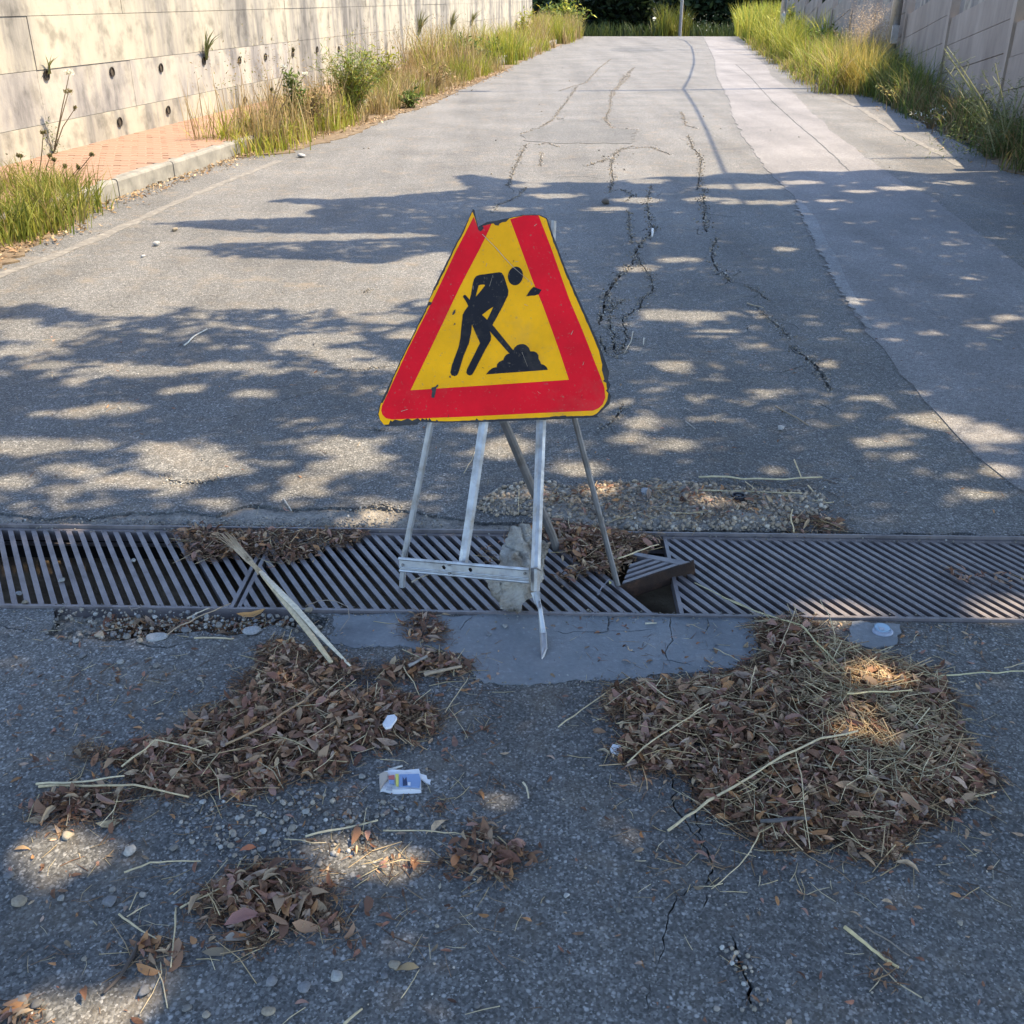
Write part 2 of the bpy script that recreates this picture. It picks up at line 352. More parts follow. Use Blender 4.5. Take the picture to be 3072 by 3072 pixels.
crk(A([(1150, 525), (1175, 530)]), .09); crk(A([(1700, 500), (1720, 560), (1780, 575)]), .025); crk(A([(1730, 600), (1750, 660), (1790, 700), (1785, 745)]), .03)
crk(A([(1410, 400), (1440, 350), (1490, 300)]), .035); crk(A([(1050, 645), (1110, 640), (1150, 655)]), .03)
A = lambda p: cr(p, 1050, 550, 2.147)
crk(A([(1130, 25), (1090, 80), (1010, 120), (950, 140), (920, 190)]), .016)
A = lambda p: cr(p, 1500, 1800, 1.229)
crk(A([(635, 620), (640, 760), (700, 840), (740, 890), (780, 960), (760, 1060)]), .008); crk(A([(760, 1060), (690, 1070), (650, 1090), (620, 1180), (600, 1300), (575, 1360)]), .005)
crk(A([(850, 1230), (870, 1290), (880, 1340), (910, 1400), (915, 1450), (940, 1530)]), .013); crk(A([(700, 610), (710, 690), (720, 800), (750, 900)]), .007); crk(A([(775, 1075), (745, 1145)]), .006)
crk(A([(560, 1400), (540, 1460), (545, 1540)]), .004)
A = lambda p: cr(p, 0, 700, 1.61)
crk(A([(805, 1172), (830, 1195), (880, 1208), (950, 1212), (1030, 1195), (1085, 1175)]), .016); crk(A([(1060, 900), (1180, 870), (1300, 830), (1420, 790), (1560, 750), (1620, 740)]), .006)
crk(A([(1580, 1340), (1700, 1335), (1760, 1330), (1830, 1310), (1900, 1330), (1950, 1345)]), .012); crk(A([(1620, 660), (1760, 655), (1900, 640)]), .010); crk(A([(1420, 610), (1470, 590), (1560, 600)]), .008)
crk(A([(1775, 955), (1810, 948), (1860, 950)]), .010); crk(A([(1750, 290), (1780, 275), (1800, 270)]), .02); crk(A([(1370, 1250), (1500, 1280), (1580, 1260)]), .004)
A = lambda p: cr(p, 1600, 0, 2.415)
crk(A([(560, 430), (470, 500), (380, 600), (290, 625), (180, 662)]), .02); crk(A([(700, 545), (640, 610), (590, 645), (575, 700)]), .02)
A = lambda p: cr(p, 900, 0, 1.486)
crk(A([(965, 730), (940, 790), (925, 830)]), .03); crk(A([(1785, 745), (1780, 800), (1770, 850)]), .03); crk(A([(1400, 690), (1385, 740), (1395, 800), (1380, 860)]), .03); crk(A([(1440, 665), (1560, 655), (1650, 690)]), .03); crk(A([(1280, 740), (1400, 700)]), .025)
A = lambda p: cr(p, 1800, 500, 1.519)
crk(A([(30, 570), (60, 640), (40, 700), (60, 770), (70, 860)]), .018); crk(A([(120, 600), (60, 640), (15, 660)]), .014); crk(A([(250, 290), (262, 275)]), .03); crk(A([(95, 490), (130, 470), (175, 450)]), .014)
seam = cr([(300, 365), (380, 435), (500, 570), (640, 700), (760, 800), (860, 890), (945, 975)], 2048, 0, 1.887)
A = lambda p: cr(p, 0, 1500, 1.756)
crk(A([(700, 740), (780, 770), (880, 780), (960, 760), (1020, 735)]), .012); crk(A([(0, 660), (80, 680), (200, 700), (240, 690)]), .006)
cr_defs = [(p, w) for p, w in cr_defs if w > .002]
cracks = []; crack_lines = []
for p, w in cr_defs:
    g = gw(p); w *= .55 if g[0][1] < 2.3 else .8 if g[0][1] < 6 else .55; L = np.hypot(*np.diff(np.array(g), axis=0).T).sum()
    cracks.append(ribbon(g, w, max(.010, L / 90), max(.003, w * .34)))
    if L > .25 and w > .004:
        ga = np.array(g)
        for _ in range(int(min(9, 2 + L * (2.2 if g[0][1] < 9 else .7)))):
            k = rng.integers(0, len(ga) - 1); a = ga[k] + (ga[k + 1] - ga[k]) * rng.random(); dv = ga[k + 1] - ga[k]; an = math.atan2(dv[1], dv[0]) + rng.choice([-1, 1]) * rng.uniform(.5, 1.5); q = [a]; Lb = rng.uniform(.06, .30) * (1 if g[0][1] < 9 else 2.2) * min(1, w / .012)
            for j in range(4): an += rng.normal(0, .5); q.append(q[-1] + np.array([math.cos(an), math.sin(an)]) * Lb / 4)
            cracks.append(ribbon(q, w * .38, .02, .0035))
    crack_lines.append((np.array(g), w))

# ---- asphalt with the drain trench, its broken edges and every crack really open
A = lambda p: cr(p, 0, 1500, 1.756)
back = [(-2500, 1515), (-900, 1528), (-250, 1538)] + A([(0, 66), (120, 80), (250, 98), (400, 78), (470, 98), (560, 76), (700, 62)]) + [(470, 1538), (560, 1530), (650, 1545), (760, 1512), (860, 1528), (1000, 1520), (1120, 1516), (1200, 1530), (1300, 1545), (1400, 1560), (1500, 1566), (1700, 1568), (1900, 1575), (2300, 1588), (2700, 1598), (3072, 1602), (4200, 1615), (6000, 1625)]
fr_r = [drain(s, -DW - .012) for s in (5.2, 3, 1.37, .6, -.3, -.56)]
fr_l = [drain(s, -DW - .012) for s in (-1.325, -2, -5.2)]
ditch = gw(A([(1740, 625), (1690, 690), (1560, 700), (1420, 660), (1330, 690), (1200, 715), (1080, 690), (960, 700), (760, 725), (600, 742), (430, 730), (330, 745), (235, 712), (285, 640), (282, 570)]))
trench = rough(gw(back), .05, .008, closed=False) + [p[:2] for p in fr_r] + rough(ditch, .02, .004, closed=False) + [p[:2] for p in fr_l]
ys = np.arange(42, 84, 1.5)
extra = [(kerbx(y) + (redge(y) - kerbx(y)) * q, y) for y in ys for q in (.05, .3, .55, .8, .95)]
ro = [(kerbx(y) + .004, y) for y in (-1.5, 2, 8, 20, 42)] + [(kerbx(y), y) for y in ys] + [(redge(y), y) for y in ys[::-1]] + [(redge(y), y) for y in (42, 30, 20, 12, 6, 2, -1.5)]
ro[0] = (-9, -1.5); ro[1] = (-9, 2); ro.insert(2, (-9, 6.2)); ro.insert(3, (kerbx(6.2), 6.2)); ro[-1] = (9, -1.5); ro[-2] = (9, 3); ro[-3] = (redge(6) + 3, 6)
road = sheet('road', ro, [trench] + cracks, 0, .035, M['asphalt'], extra=extra)
# rubble-coloured base seen in cracks, ditch and along the drain (open over the pit)
hole = [drain(s, v)[:2] for s, v in ((-5.2, -DW), (5.2, -DW), (5.2, DW), (-5.2, DW))]
sheet('road_base', [(-9.5, -2), (9.5, -2), (12, 20), (16, 84), (0, 84), (-9.5, 20)], [hole], -.034, .02, M['base'], extra=[((i - 2) * 3, y) for y in ys for i in range(8)])
# worn concrete surround behind the drain, lumpy
def lumpy(name, P, z, amp, cell, mat, kind='structure', fall=.02, parent=None):
    P = np.asarray(P); lo, hi = P.min(0), P.max(0); nx = int((hi[0] - lo[0]) / cell) + 2; ny = int((hi[1] - lo[1]) / cell) + 2
    X, Y = np.meshgrid(lo[0] + np.arange(nx) * cell, lo[1] + np.arange(ny) * cell); X = X + rng.normal(0, cell * .22, X.shape); Y = Y + rng.normal(0, cell * .22, Y.shape)
    pts = np.stack([X.ravel(), Y.ravel()], 1); ins = inpoly(pts, P); d = np.where(ins, edgedist(pts, P), 0)
    Z = z(pts, d) if callable(z) else np.full(len(pts), z) - fall * np.exp(-d / .012)
    Z = Z + rng.normal(0, amp, len(pts)); idx = np.arange(nx * ny).reshape(ny, nx)
    a, b, c, e = idx[:-1, :-1].ravel(), idx[:-1, 1:].ravel(), idx[1:, 1:].ravel(), idx[1:, :-1].ravel()
    T = np.vstack([np.stack([a, b, c], 1), np.stack([a, c, e], 1)]); T = T[ins[T].all(1)]
    u, inv = np.unique(T, return_inverse=True)
    o = link(name, fast(name, np.stack([pts[u, 0], pts[u, 1], Z[u]], 1), inv.reshape(-1, 3), None, False), mat, parent)
    return tag(o, kind=kind)
surround = [drain(s, DW + .016)[:2] for s in (-2.3, 2.3)] + [(2.3, 2.90)] + [(x, 2.95) for x in (1, 0)] + [(-.3, 3.06), (-1, 3.06), (-1.7, 3.05), (-2.4, 3.05)]
lumpy('drain_surround', surround, -.010, .0022, .011, M['rim'])
lumpy('ditch_floor', ditch, -.026, .004, .010, M['rim'], fall=0)
# smooth paler apron in front of the sign, cracked
ap = [(1000, 1842), (1440, 1842), (1600, 1846), (1940, 1850), (2250, 1856), (2290, 1880), (2268, 1962), (2190, 2005), (1990, 2022), (1850, 2040), (1640, 2052), (1430, 2044), (1418, 1990), (1380, 1960), (1250, 1950), (1200, 1935), (1060, 1945), (985, 1925), (1000, 1880)]
A = lambda p: cr(p, 1050, 1200, 1.756)
apc = [ribbon(gw(A(p)), w, .012, .0016) for p, w in (([(655, 1118), (640, 1150), (610, 1170), (580, 1225)], .004), ([(1340, 1125), (1352, 1140), (1365, 1150), (1360, 1222), (1330, 1228), (1180, 1222), (1150, 1232), (1070, 1220)], .005),
       ([(1365, 1218), (1480, 1222), (1600, 1210)], .004), ([(1690, 1135), (1685, 1200), (1700, 1270), (1660, 1330), (1690, 1400)], .004), ([(1880, 1150), (1890, 1190), (1870, 1230)], .005), ([(1630, 1370), (1690, 1375), (1750, 1390), (1800, 1400)], .006))]
sheet('drain_apron', rough(rough(gw(ap), .06, .010), .010, .004), apc, .002, .004, M['apron'])
sheet('drain_apron', rough(gw([(2555, 1868), (2640, 1872), (2700, 1876), (2690, 1935), (2620, 1950), (2545, 1930)]), .02, .004), [], .004, .005, M['apron'])
# new asphalt strip along the right of the road
pl = cr([(120, 215), (180, 340), (190, 430), (260, 560), (280, 660), (350, 790), (420, 890), (480, 970)], 2048, 0, 1.887) + cr([(820, 80), (890, 150), (930, 250), (980, 350), (1040, 460), (1090, 570), (1160, 650), (1250, 790), (1340, 900), (1430, 1000), (1540, 1130)], 1800, 500, 1.519) + [(2862, 1300), (2930, 1370), (3030, 1450), (3180, 1540)]
pr = cr([(270, 208), (350, 270), (480, 380), (500, 430), (620, 520), (720, 630), (800, 690), (830, 740), (920, 800), (1020, 880), (1135, 960)], 2048, 0, 1.887) + cr([(1400, 90), (1490, 130), (1650, 250), (1790, 350), (1932, 470)], 1800, 500, 1.519) + [(3400, 1010), (3700, 1300), (3700, 1545)]
pl = [(2106, 110)] + pl; pr = [(2190, 110)] + pr
sheet('road_patch', rough(gw(pl), .12, .016, closed=False) + rough(gw(pr), .2, .012, closed=False)[::-1], [ribbon(gw(seam), .022, .1, .006)], .004, .006, M['patch'], extra=[((y - 10) * .15 + q, y) for y in ys for q in (2.7, 3.3)])
bl = cr([(890, 158), (930, 250), (980, 350), (1040, 460), (1090, 570), (1150, 648), (1225, 742)], 1800, 500, 1.519); br = cr([(915, 160), (985, 240), (1035, 350), (1080, 420), (1130, 540), (1190, 640), (1240, 745)], 1800, 500, 1.519)
sheet('patch_edge', rough(gw(bl), .03, .012, closed=False) + gw(br)[::-1], [], .008, .006, M['patchedge'])
sheet('road_repair', rough(gw(cr([(560, 368), (600, 340), (740, 336), (880, 340), (940, 370), (760, 378)], 1600, 0, 2.415)), .4, .08), [], .004, .006, M['darkpatch'])
sheet('road_repair', rough(gw(cr([(980, 605), (1070, 575), (1180, 530), (1330, 540), (1390, 572), (1505, 582), (1480, 640), (1200, 640), (1020, 632)], 900, 0, 1.486)), .1, .03), [], .004, .006, M['darkpatch'])
# worn edge lines
def line_strip(pts, w): g = np.array(gw(pts)); return ribbon([tuple(p) for p in g], w, .12, .008, taper=False)
sheet('edge_line', line_strip([(-60, 850), (0, 824), (140, 778), (300, 712), (480, 630), (650, 556), (840, 482)], .10), [], .0025, .0015, M['line'])
sheet('edge_line', line_strip([(2473, 273), (2589, 329), (2686, 396), (2798, 448), (2880, 500)], .11), [], .0025, .0015, M['line'])
# verges and the pavement bed
yy = [6.2, 8, 10, 14, 20, 30, 44]
sheet('verge', rough([(kerbx(6.4) + .55, 5.6), (kerbx(7) + .35, 7.0), (kerbx(8) + .1, 8.2), (kerbx(8.2), 8.4)] + [(kerbx(6.2) - 1.2, 6.2), (-6, 5.0)], .08, .03), [], .012, .015, M['dirt'])
vp = [(kerbx(11.2) + .03, 11.2)] + gw([(760, 466), (850, 462), (930, 440), (1010, 420), (1090, 390), (1180, 352), (1280, 318), (1400, 262), (1500, 215), (1600, 170), (1700, 128)]) + [(kerbx(47), 47), (kerbx(30), 30), (kerbx(20), 20)]
sheet('verge', rough(vp, .12, .04), [], .010, .012, M['dirt'])
sheet('verge', rough([(rwallx(y) + .1, y) for y in (44, 30, 20, 12, 4)] + [(redge(4) + .35, 4), (redge(9) + .45, 9)] + gw([(3010, 512), (2930, 440), (2830, 375), (2730, 315), (2600, 272), (2450, 222), (2330, 165), (2240, 122)]) + [(redge(44) - .2, 44)], .12, .04), [], .012, .014, M['dirt'])

# ---------------------------------------------------------------- pavement, kerb
pav = tag(bpy.data.objects.new('pavement', None), kind='structure'); COL.objects.link(pav)
def pbed(y0, y1): return [(wallx(y0) - .05, y0), (kerbx(y0) - .10, y0), (kerbx(y1) - .10, y1), (wallx(y1) - .05, y1)]
MB().prism(pbed(5.5, 47), -.05, .135).build('paver_bed', M['sandbed'], pav)
d = Vector((.15, 1, 0)).normalized(); nrm = Vector((d.y, -d.x, 0))
def pave_me(w, l):
    b = MB(); q = [(-w / 2 + .0015, -l / 2 + .002), (w / 2 - .0015, -l / 2 + .002), (w / 2 - .0015, l / 2 - .002), (-w / 2 + .0015, l / 2 - .002)]
    i = [(a * .93, c * .95) for a, c in q]; b.add([(a, c, 0) for a, c in q] + [(a, c, .016) for a, c in q] + [(a, c, .02) for a, c in i], [(0, 1, 5, 4), (1, 2, 6, 5), (2, 3, 7, 6), (3, 0, 4, 7), (4, 5, 9, 8), (5, 6, 10, 9), (6, 7, 11, 10), (7, 4, 8, 11), (8, 9, 10, 11)])
    return b
pme = pyd('paver', pave_me(.15, .16).V, pave_me(.15, .16).F); pme.materials.append(M['paver'])
ang = math.atan2(-d.x, d.y); far = MB(); npv = 0
row = 0; y = 7.6
while y < 26:
    wid = kerbx(y) - .115 - wallx(y); k = 0; off = .075 * (row % 2) - .15
    while off + k * .15 + .075 < wid:
        x = wallx(y) + .0 + off + k * .15 + .075; yyv = y
        if npv < 295 and x / max(yyv, 1) > -.53:
            o = link('paver', pme, None, pav); o.location = (x, yyv, .134 + rng.normal(0, .0015)); o.rotation_euler = (rng.normal(0, .006), rng.normal(0, .006), ang); npv += 1
        else:
            R = Matrix.Rotation(ang, 3, 'Z'); pm = pave_me(.15, .16); far.add([R @ Vector(v) + Vector((x, yyv, .134)) for v in pm.V], pm.F)
        k += 1
    row += 1; y += .16
tag(far.build('pavers', M['paver'], pav), kind='stuff')
kerb = tag(bpy.data.objects.new('kerb', None), kind='structure'); COL.objects.link(kerb)
kj = [5.9, 6.95] + [G(px_, 590, .1)[1] for px_ in ()] + [7.9, 8.83, 9.85, 10.9, 11.95, 13, 14.05, 15.1]
for a, b in zip(kj[:-1], kj[1:]):
    m = MB(); z1 = .152 + rng.normal(0, .002); jx = rng.normal(0, .004)
    prof = [(0, -.05), (.0, z1 - .022), (-.008, z1 - .006), (-.024, z1), (-.105, z1), (-.105, -.05)]
    V = []; 
    for yv in (a + .006, b - .006):
        V += [(kerbx(yv) + p + jx, yv, q) for p, q in prof]
    n = len(prof); m.add(V, [tuple(range(n)), tuple(range(2 * n - 1, n - 1, -1))] + [(i, n + i, n + (i + 1) % n, (i + 1) % n) for i in range(n)])
    m.build('kerb_stone', M['kerb'], kerb)
m = MB(); prof = [(0, -.05), (0, .13), (-.02, .15), (-.105, .15), (-.105, -.05)]
for a in np.arange(15.11, 44, 2.0):
    V = [(kerbx(yv) + p, yv, q) for yv in (a, a + 1.99) for p, q in prof]; m.add(V, [(i, 5 + i, 5 + (i + 1) % 5, (i + 1) % 5) for i in range(5)])
tag(m.build('kerb_stones', M['kerb'], kerb), kind='stuff')

# ---------------------------------------------------------------- left retaining wall (cast lifts with joints and weep holes)
lw = thing('retaining_wall', 'long tall pale stained concrete retaining wall behind the red brick pavement', 'wall')
def wall_pt(y, off, z): n = Vector((1, -.149, 0)).normalized(); return Vector((wallx(y), y, z)) + n * off
cols = [3.0, 5.2, 7.4, 9.3, 10.4, 12.2, 15.05, 17.2, 19.3, 21.6, 24, 26.4, 29, 31.8, 35, 38.4, 42, 45.6]
rows = [(-.1, .4175, .012), (.4225, .8875, 0), (.8925, 1.3445, 0), (1.3495, 2.1, .002), (2.105, 2.9, 0)]
MB().add([wall_pt(y, o, z) for y in (3, 45.6) for o in (-.25, -.018) for z in (-.1, 2.88)], [(0, 1, 3, 2), (4, 6, 7, 5), (0, 4, 5, 1), (2, 3, 7, 6), (1, 5, 7, 3), (0, 2, 6, 4)]).build('wall_core', M['rim'], lw)
for ri, (z0, z1, pr_) in enumerate(rows):
    for a, b in zip(cols[:-1], cols[1:]):
        if ri == 0 and a > 30: pass
        o1 = pr_ + rng.normal(0, .0025); ga = .0022
        V = [wall_pt(a + ga, -.05, z0), wall_pt(b - ga, -.05, z0), wall_pt(b - ga, -.05, z1), wall_pt(a + ga, -.05, z1),
             wall_pt(a + ga, o1, z0), wall_pt(b - ga, o1, z0), wall_pt(b - ga, o1, z1), wall_pt(a + ga, o1, z1)]
        MB().add(V, [(4, 5, 6, 7), (0, 4, 7, 3), (1, 2, 6, 5), (3, 7, 6, 2), (0, 1, 5, 4)]).build('wall_panel', M['wall2' if ri == 1 and b < 17.5 else 'wall'], lw)
def wall_hit(px, py):                      # where the pixel ray meets the left wall plane
    dx, dy, dz = ray(px, py); t = (-4.568 - .149 * 9.548) / (dx - .149 * dy); return Vector((dx * t, dy * t, H + dz * t))
weeps = [(137, 225), (334, 215), (481, 203), (610, 183), (717, 180), (795, 170), (877, 161), (950, 148), (1015, 147), (353, 365), (499, 330), (730, 300)]
for wx, wy in weeps:
    c = wall_hit(wx, wy) + Vector((.016 if wy > 290 else 0, 0, 0)); w = MB(); n = 10; Rr = .041
    V = [c + Vector((.149, 1, 0)).normalized() * math.cos(2 * math.pi * i / n) * r_ + Vector((0, 0, math.sin(2 * math.pi * i / n) * r_ * 1.05)) + Vector((q, -.149 * q, 0)) for r_, q in ((Rr, .004), (Rr + .007, .016), (Rr - .004, .016), (Rr - .004, .0155)) for i in range(n)]
    w.add(V[:3 * n], [(k * n + i, k * n + (i + 1) % n, (k + 1) * n + (i + 1) % n, (k + 1) * n + i) for k in range(2) for i in range(n)])
    p = w.build('weep_pipe', M['pit'], lw)
    V2 = [c + Vector((.149, 1, 0)).normalized() * math.cos(2 * math.pi * i / n) * (Rr - .002) + Vector((0, 0, math.sin(2 * math.pi * i / n) * Rr)) + Vector((.006, -.001, 0)) for i in range(n)]
    MB().add(V2, [tuple(range(n))]).build('weep_shade_disc', M['holeshade'], p)  # dark disc in place of the shaded inside of an uncut hole

# ---------------------------------------------------------------- right precast wall: posts and stacked slabs, each bay stepping
rw = thing('precast_wall', 'grey precast concrete panel wall stepping down along the right verge', 'wall')
posts = [7.35, 10.55, 13.75, 17.05, 20.3, 23.6, 26.9, 30.2, 33.6, 37, 40.5, 44]
RD = Vector((.147, 1, 0)).normalized(); RN = Vector((-1, .147, 0)).normalized()
def rp(y, off, z): return Vector((rwallx(y), y, 0)) + RN * off + Vector((0, 0, z))
for i, yp in enumerate(posts):
    top = 1.78
    MB().add([rp(yp + a, b, z) for z in (-.05, top) for a, b in ((-.075, .045), (.075, .045), (.075, -.08), (-.075, -.08))], [(0, 1, 5, 4), (1, 2, 6, 5), (2, 3, 7, 6), (3, 0, 4, 7), (4, 5, 6, 7)]).build('wall_post', M['wallr'], rw)
for a, b in zip(posts[:-1], posts[1:]):
    zl, zh = 1.22, 1.68                    # far end low, near end high
    for j in range(4):
        f0, f1 = j / 4, (j + 1) / 4
        base0 = -.06
        def zz(yv, f): top = zh + (zl - zh) * (yv - a) / (b - a); bot = top - 1.55; return bot + (top - bot) * f
        ya, yb = a + .078, b - .078; o_ = rng.normal(0, .002)
        V = [rp(yv, o, zz(yv, f) + (g_)) for yv in (ya, yb) for o in (.012 + o_, -.04) for f, g_ in ((f0, .004), (f1, -.004))]
        MB().add(V, [(0, 1, 3, 2), (4, 6, 7, 5), (0, 4, 5, 1), (2, 3, 7, 6), (1, 5, 7, 3), (0, 2, 6, 4)]).build('wall_slab', M['wallr'], rw)

gw_ = thing('garden_wall', 'pale plain garden wall glimpsed over the steps of the precast wall', 'wall')
for a, b in ((9, 20), (20.02, 31), (31.02, 45)):
    V = [(rwallx(y) + 1.7 + o, y, z) for y in (a, b) for o in (0, .15) for z in (-.1, 1.62)]
    MB().add(V, [(0, 1, 3, 2), (4, 6, 7, 5), (0, 4, 5, 1), (2, 3, 7, 6), (1, 5, 7, 3), (0, 2, 6, 4)]).build('wall_section', M['wall'], gw_)

# ---------------------------------------------------------------- street lamps and their cable
def lamp(x, y, h, arm, head, label):
    t = thing('street_lamp', label, 'street lamp', 'grey lamp posts along the right wall', (x, y, 0))
    m = MB(); m.tube([(0, 0, -.05), (.015, 0, h * .5), (.05, 0, h)], [.095, .08, .055], 12, cap=True); m.build('pole', M['pole'], t, True)
    m = MB(); m.tube([(.05, 0, h - .05), (-.1, -.01, h + .12), (-arm, -.02, h + .22)], [.035, .03, .028], 8); m.build('arm', M['pole'], t, True)
    m = MB(); m.tube([(-arm + .05, -.02, h + .215), (-arm - .1, -.02, h + .23), (-arm - head, -.02, h + .25)], [.05, .12, .06], 10, flat=.5); hd = m.build('lamp_head', M['pole'], t, True)
    MB().box((-arm - head * .55, -.02, h + .175), (head * .6, .14, .02)).build('lamp_lens', M['lampglass'], hd)
    MB().box((-.0, -.10, .9), (.12, .03, .3)).build('access_door', M['pole'], t)
    return t
lamp(6.93, 20.55, 8.3, 1.2, .65, 'grey tapered lamp post rising out of the weeds by the precast wall')
lamp(8.62, 36.2, 8.3, 1.2, .65, 'farther thin lamp post beyond the bright grass near the road crest')
def over(px, py, h): g = G(px, py); k = h / math.tan(SUN_EL); return (g[0] + SUN_H.x * k, g[1] + SUN_H.y * k, h)
pts = []
spans = [[(2400, 900), (2290, 700), (2170, 510), (2120, 390), (2085, 320), (2050, 266)], [(2050, 266), (2068, 235), (2082, 190), (2081, 165), (2074, 140), (2055, 122), (2020, 112)]]
hs = [[4.9, 5.0, 5.15, 5.25, 5.3, 5.35], [5.35, 5.2, 5.1, 5.1, 5.2, 5.3, 5.4]]
cab = MB()
for sp, hh in zip(spans, hs): cab.tube([over(a, b, h_) for (a, b), h_ in zip(sp, hh)], .021, 6)
tag(cab.build('overhead_cable', M['plastic'], None, True), 'thick black overhead cable strung between the lamp posts, its shadow curving over the road', 'cable')

# ---------------------------------------------------------------- drain: pit, steel frame, grates
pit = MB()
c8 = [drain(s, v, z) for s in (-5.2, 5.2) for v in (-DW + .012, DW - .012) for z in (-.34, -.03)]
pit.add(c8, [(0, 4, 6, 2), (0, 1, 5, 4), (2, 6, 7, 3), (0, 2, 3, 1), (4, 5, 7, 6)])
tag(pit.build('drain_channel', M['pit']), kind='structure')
fr = thing('channel_edging', 'rusty steel angle frame edging the long drainage channel across the road', 'drain frame')
for sgn, z1 in ((1, .010), (-1, .008)):
    m = MB(); P = [drain(s, v)[:2] for s, v in ((-5.2, sgn * (DW + .002)), (5.2, sgn * (DW + .002)), (5.2, sgn * (DW + .008)), (-5.2, sgn * (DW + .008)))]
    if sgn < 0: P = P[::-1]
    m.prism(P, -.06, z1); P = [drain(s, v)[:2] for s, v in ((-5.2, sgn * (DW - .025)), (5.2, sgn * (DW - .025)), (5.2, sgn * (DW + .001)), (-5.2, sgn * (DW + .001)))]
    if sgn < 0: P = P[::-1]
    m.prism(P, -.05, -.042).build('angle_iron', M['iron'], fr)
def clip(P, f):                            # keep the side where f >= 0 (convex)
    out = []
    for i in range(len(P)):
        a, b = P[i], P[(i + 1) % len(P)]; fa, fb = f(a), f(b)
        if fa >= 0: out.append(a)
        if (fa >= 0) != (fb >= 0): t = fa / (fa - fb); out.append((a[0] + (b[0] - a[0]) * t, a[1] + (b[1] - a[1]) * t))
    return out
bd_ = Vector((1, .585 + DS, 0)).normalized(); BD = (bd_.x, bd_.y)
K = -.585                                  # bars run obliquely: ds per dv
GV = DW - .004
def grate(s0, s1, pitch, phase, label, cut=None, z=.0, loc=(0, 0, 0), skewl=0.0):
    g = thing('drain_grate', label, 'grate', 'iron drain grates across the road')
    e = .011
    def side(v, s): return s + (skewl if s == s0 else 0) * (v / GV)
    m = MB()
    def rail(P, zt=z):
        if cut: P = clip(P, cut)
        if len(P) > 2: m.prism([drain(*p)[:2] for p in P], -.036, zt)
    rail([(s0 - abs(skewl), -GV), (s1, -GV), (s1, -GV + e), (s0 - abs(skewl), -GV + e)]); rail([(s0 - abs(skewl) * -1, GV - e), (s1, GV - e), (s1, GV), (s0 + abs(skewl), GV)])
    m.build('grate_rail', M['iron'], g)
    for sa in (s0, s1):
        q = e if sa == s0 else -e; P = [(side(-GV + e, sa), -GV + e), (side(-GV + e, sa) + q, -GV + e), (side(GV - e, sa) + q, GV - e), (side(GV - e, sa), GV - e)]
        if q < 0: P = P[::-1]
        if cut: P = clip(P, cut)
        if len(P) > 2: MB().prism([drain(*p)[:2] for p in P], -.036, z - .0006).build('grate_end', M['iron'], g)
    n0 = int((s0 - .4) / pitch) - 1; n1 = int((s1 + .4) / pitch) + 1; w = pitch * .47
    for i in range(n0, n1):
        c = i * pitch + phase
        P = [(c - w / 2 + K * (-GV + e), -GV + e), (c + w / 2 + K * (-GV + e), -GV + e), (c + w / 2 + K * (GV - e), GV - e), (c - w / 2 + K * (GV - e), GV - e)]
        P = clip(P, lambda p: p[0] - (side(p[1], s0) + e)); P = clip(P, lambda p: (s1 - e) - p[0]) if P else P
        if cut and P: P = clip(P, cut)
        if len(P) < 3: continue
        A_ = abs(sum(P[k][0] * P[(k + 1) % len(P)][1] - P[(k + 1) % len(P)][0] * P[k][1] for k in range(len(P)))) / 2
        if A_ < 2e-5: continue
        zt = z - .0012 + rng.normal(0, .0004)
        MB().prism([drain(*p)[:2] for p in P], -.022, zt, .8 if len(P) == 4 else 0, BD).build('grate_bar', M['iron'], g)
    return g
def s_at(px, py): x, y = G(px, py); n = math.hypot(1, DS); return (x + (y - 2.60) * DS) / n, (-x * DS + (y - 2.60)) / n
sj, vj = s_at(745, 1753)
grate(-3.2, -1.985, .0372, 0, 'iron drain grate just outside the far left')
sb, vb = s_at(20, 1700); grate(-1.975, -.762, .0372, (sb - K * vb) % .0372, 'leftmost drain grate with its near edge propped over the leaf-filled ditch', skewl=.0)
bs, bv = s_at(1935, 1818)
brk = bs - K * bv + .0105
grate(-.752, .452, .0356, (brk - .0105 - .0089) % .0356, 'middle drain grate under the sign, missing one broken corner', cut=lambda p: brk - (p[0] - K * p[1]))
sb, vb = s_at(2180, 1726); grate(.464, 1.68, .0348, (sb - K * vb) % .0348, 'whole drain grate right of the hole, close diagonal bars and a few curled leaves')
grate(1.69, 2.9, .0348, 0, 'iron drain grate just outside the far right')
# broken corner piece, tipped up on edge
cp = thing('broken_grate_corner', 'broken triangular grate corner tipped up over the hole by the sign leg, rusty flange showing', 'grate piece')
Ap = Vector((*G(1866, 1752, .004), .004)); Bp = PL(2056, 1688, 2.585); Cp = Vector((*G(1905, 1657, .012), .012))
ex = (Bp - Ap).normalized(); nn = ex.cross(Cp - Ap).normalized(); nn = nn if nn.z > 0 else -nn; ey = nn.cross(ex)
def lp(p, h): return Ap + ex * p[0] + ey * p[1] + nn * h
L = (Bp - Ap).length; cx, cy = (Cp - Ap).dot(ex), (Cp - Ap).dot(ey)
def lprism(P, h0, h1, name, mat):
    ar = sum(P[k][0] * P[(k + 1) % len(P)][1] - P[(k + 1) % len(P)][0] * P[k][1] for k in range(len(P)))
    if ar < 0: P = P[::-1]
    n = len(P); MB().add([lp(p, h0) for p in P] + [lp(p, h1) for p in P], [tuple(range(n))[::-1], tuple(range(n, 2 * n))] + [(i, (i + 1) % n, n + (i + 1) % n, n + i) for i in range(n)]).build(name, mat, cp)
tri = [(0, 0), (L, 0), (cx, cy)]
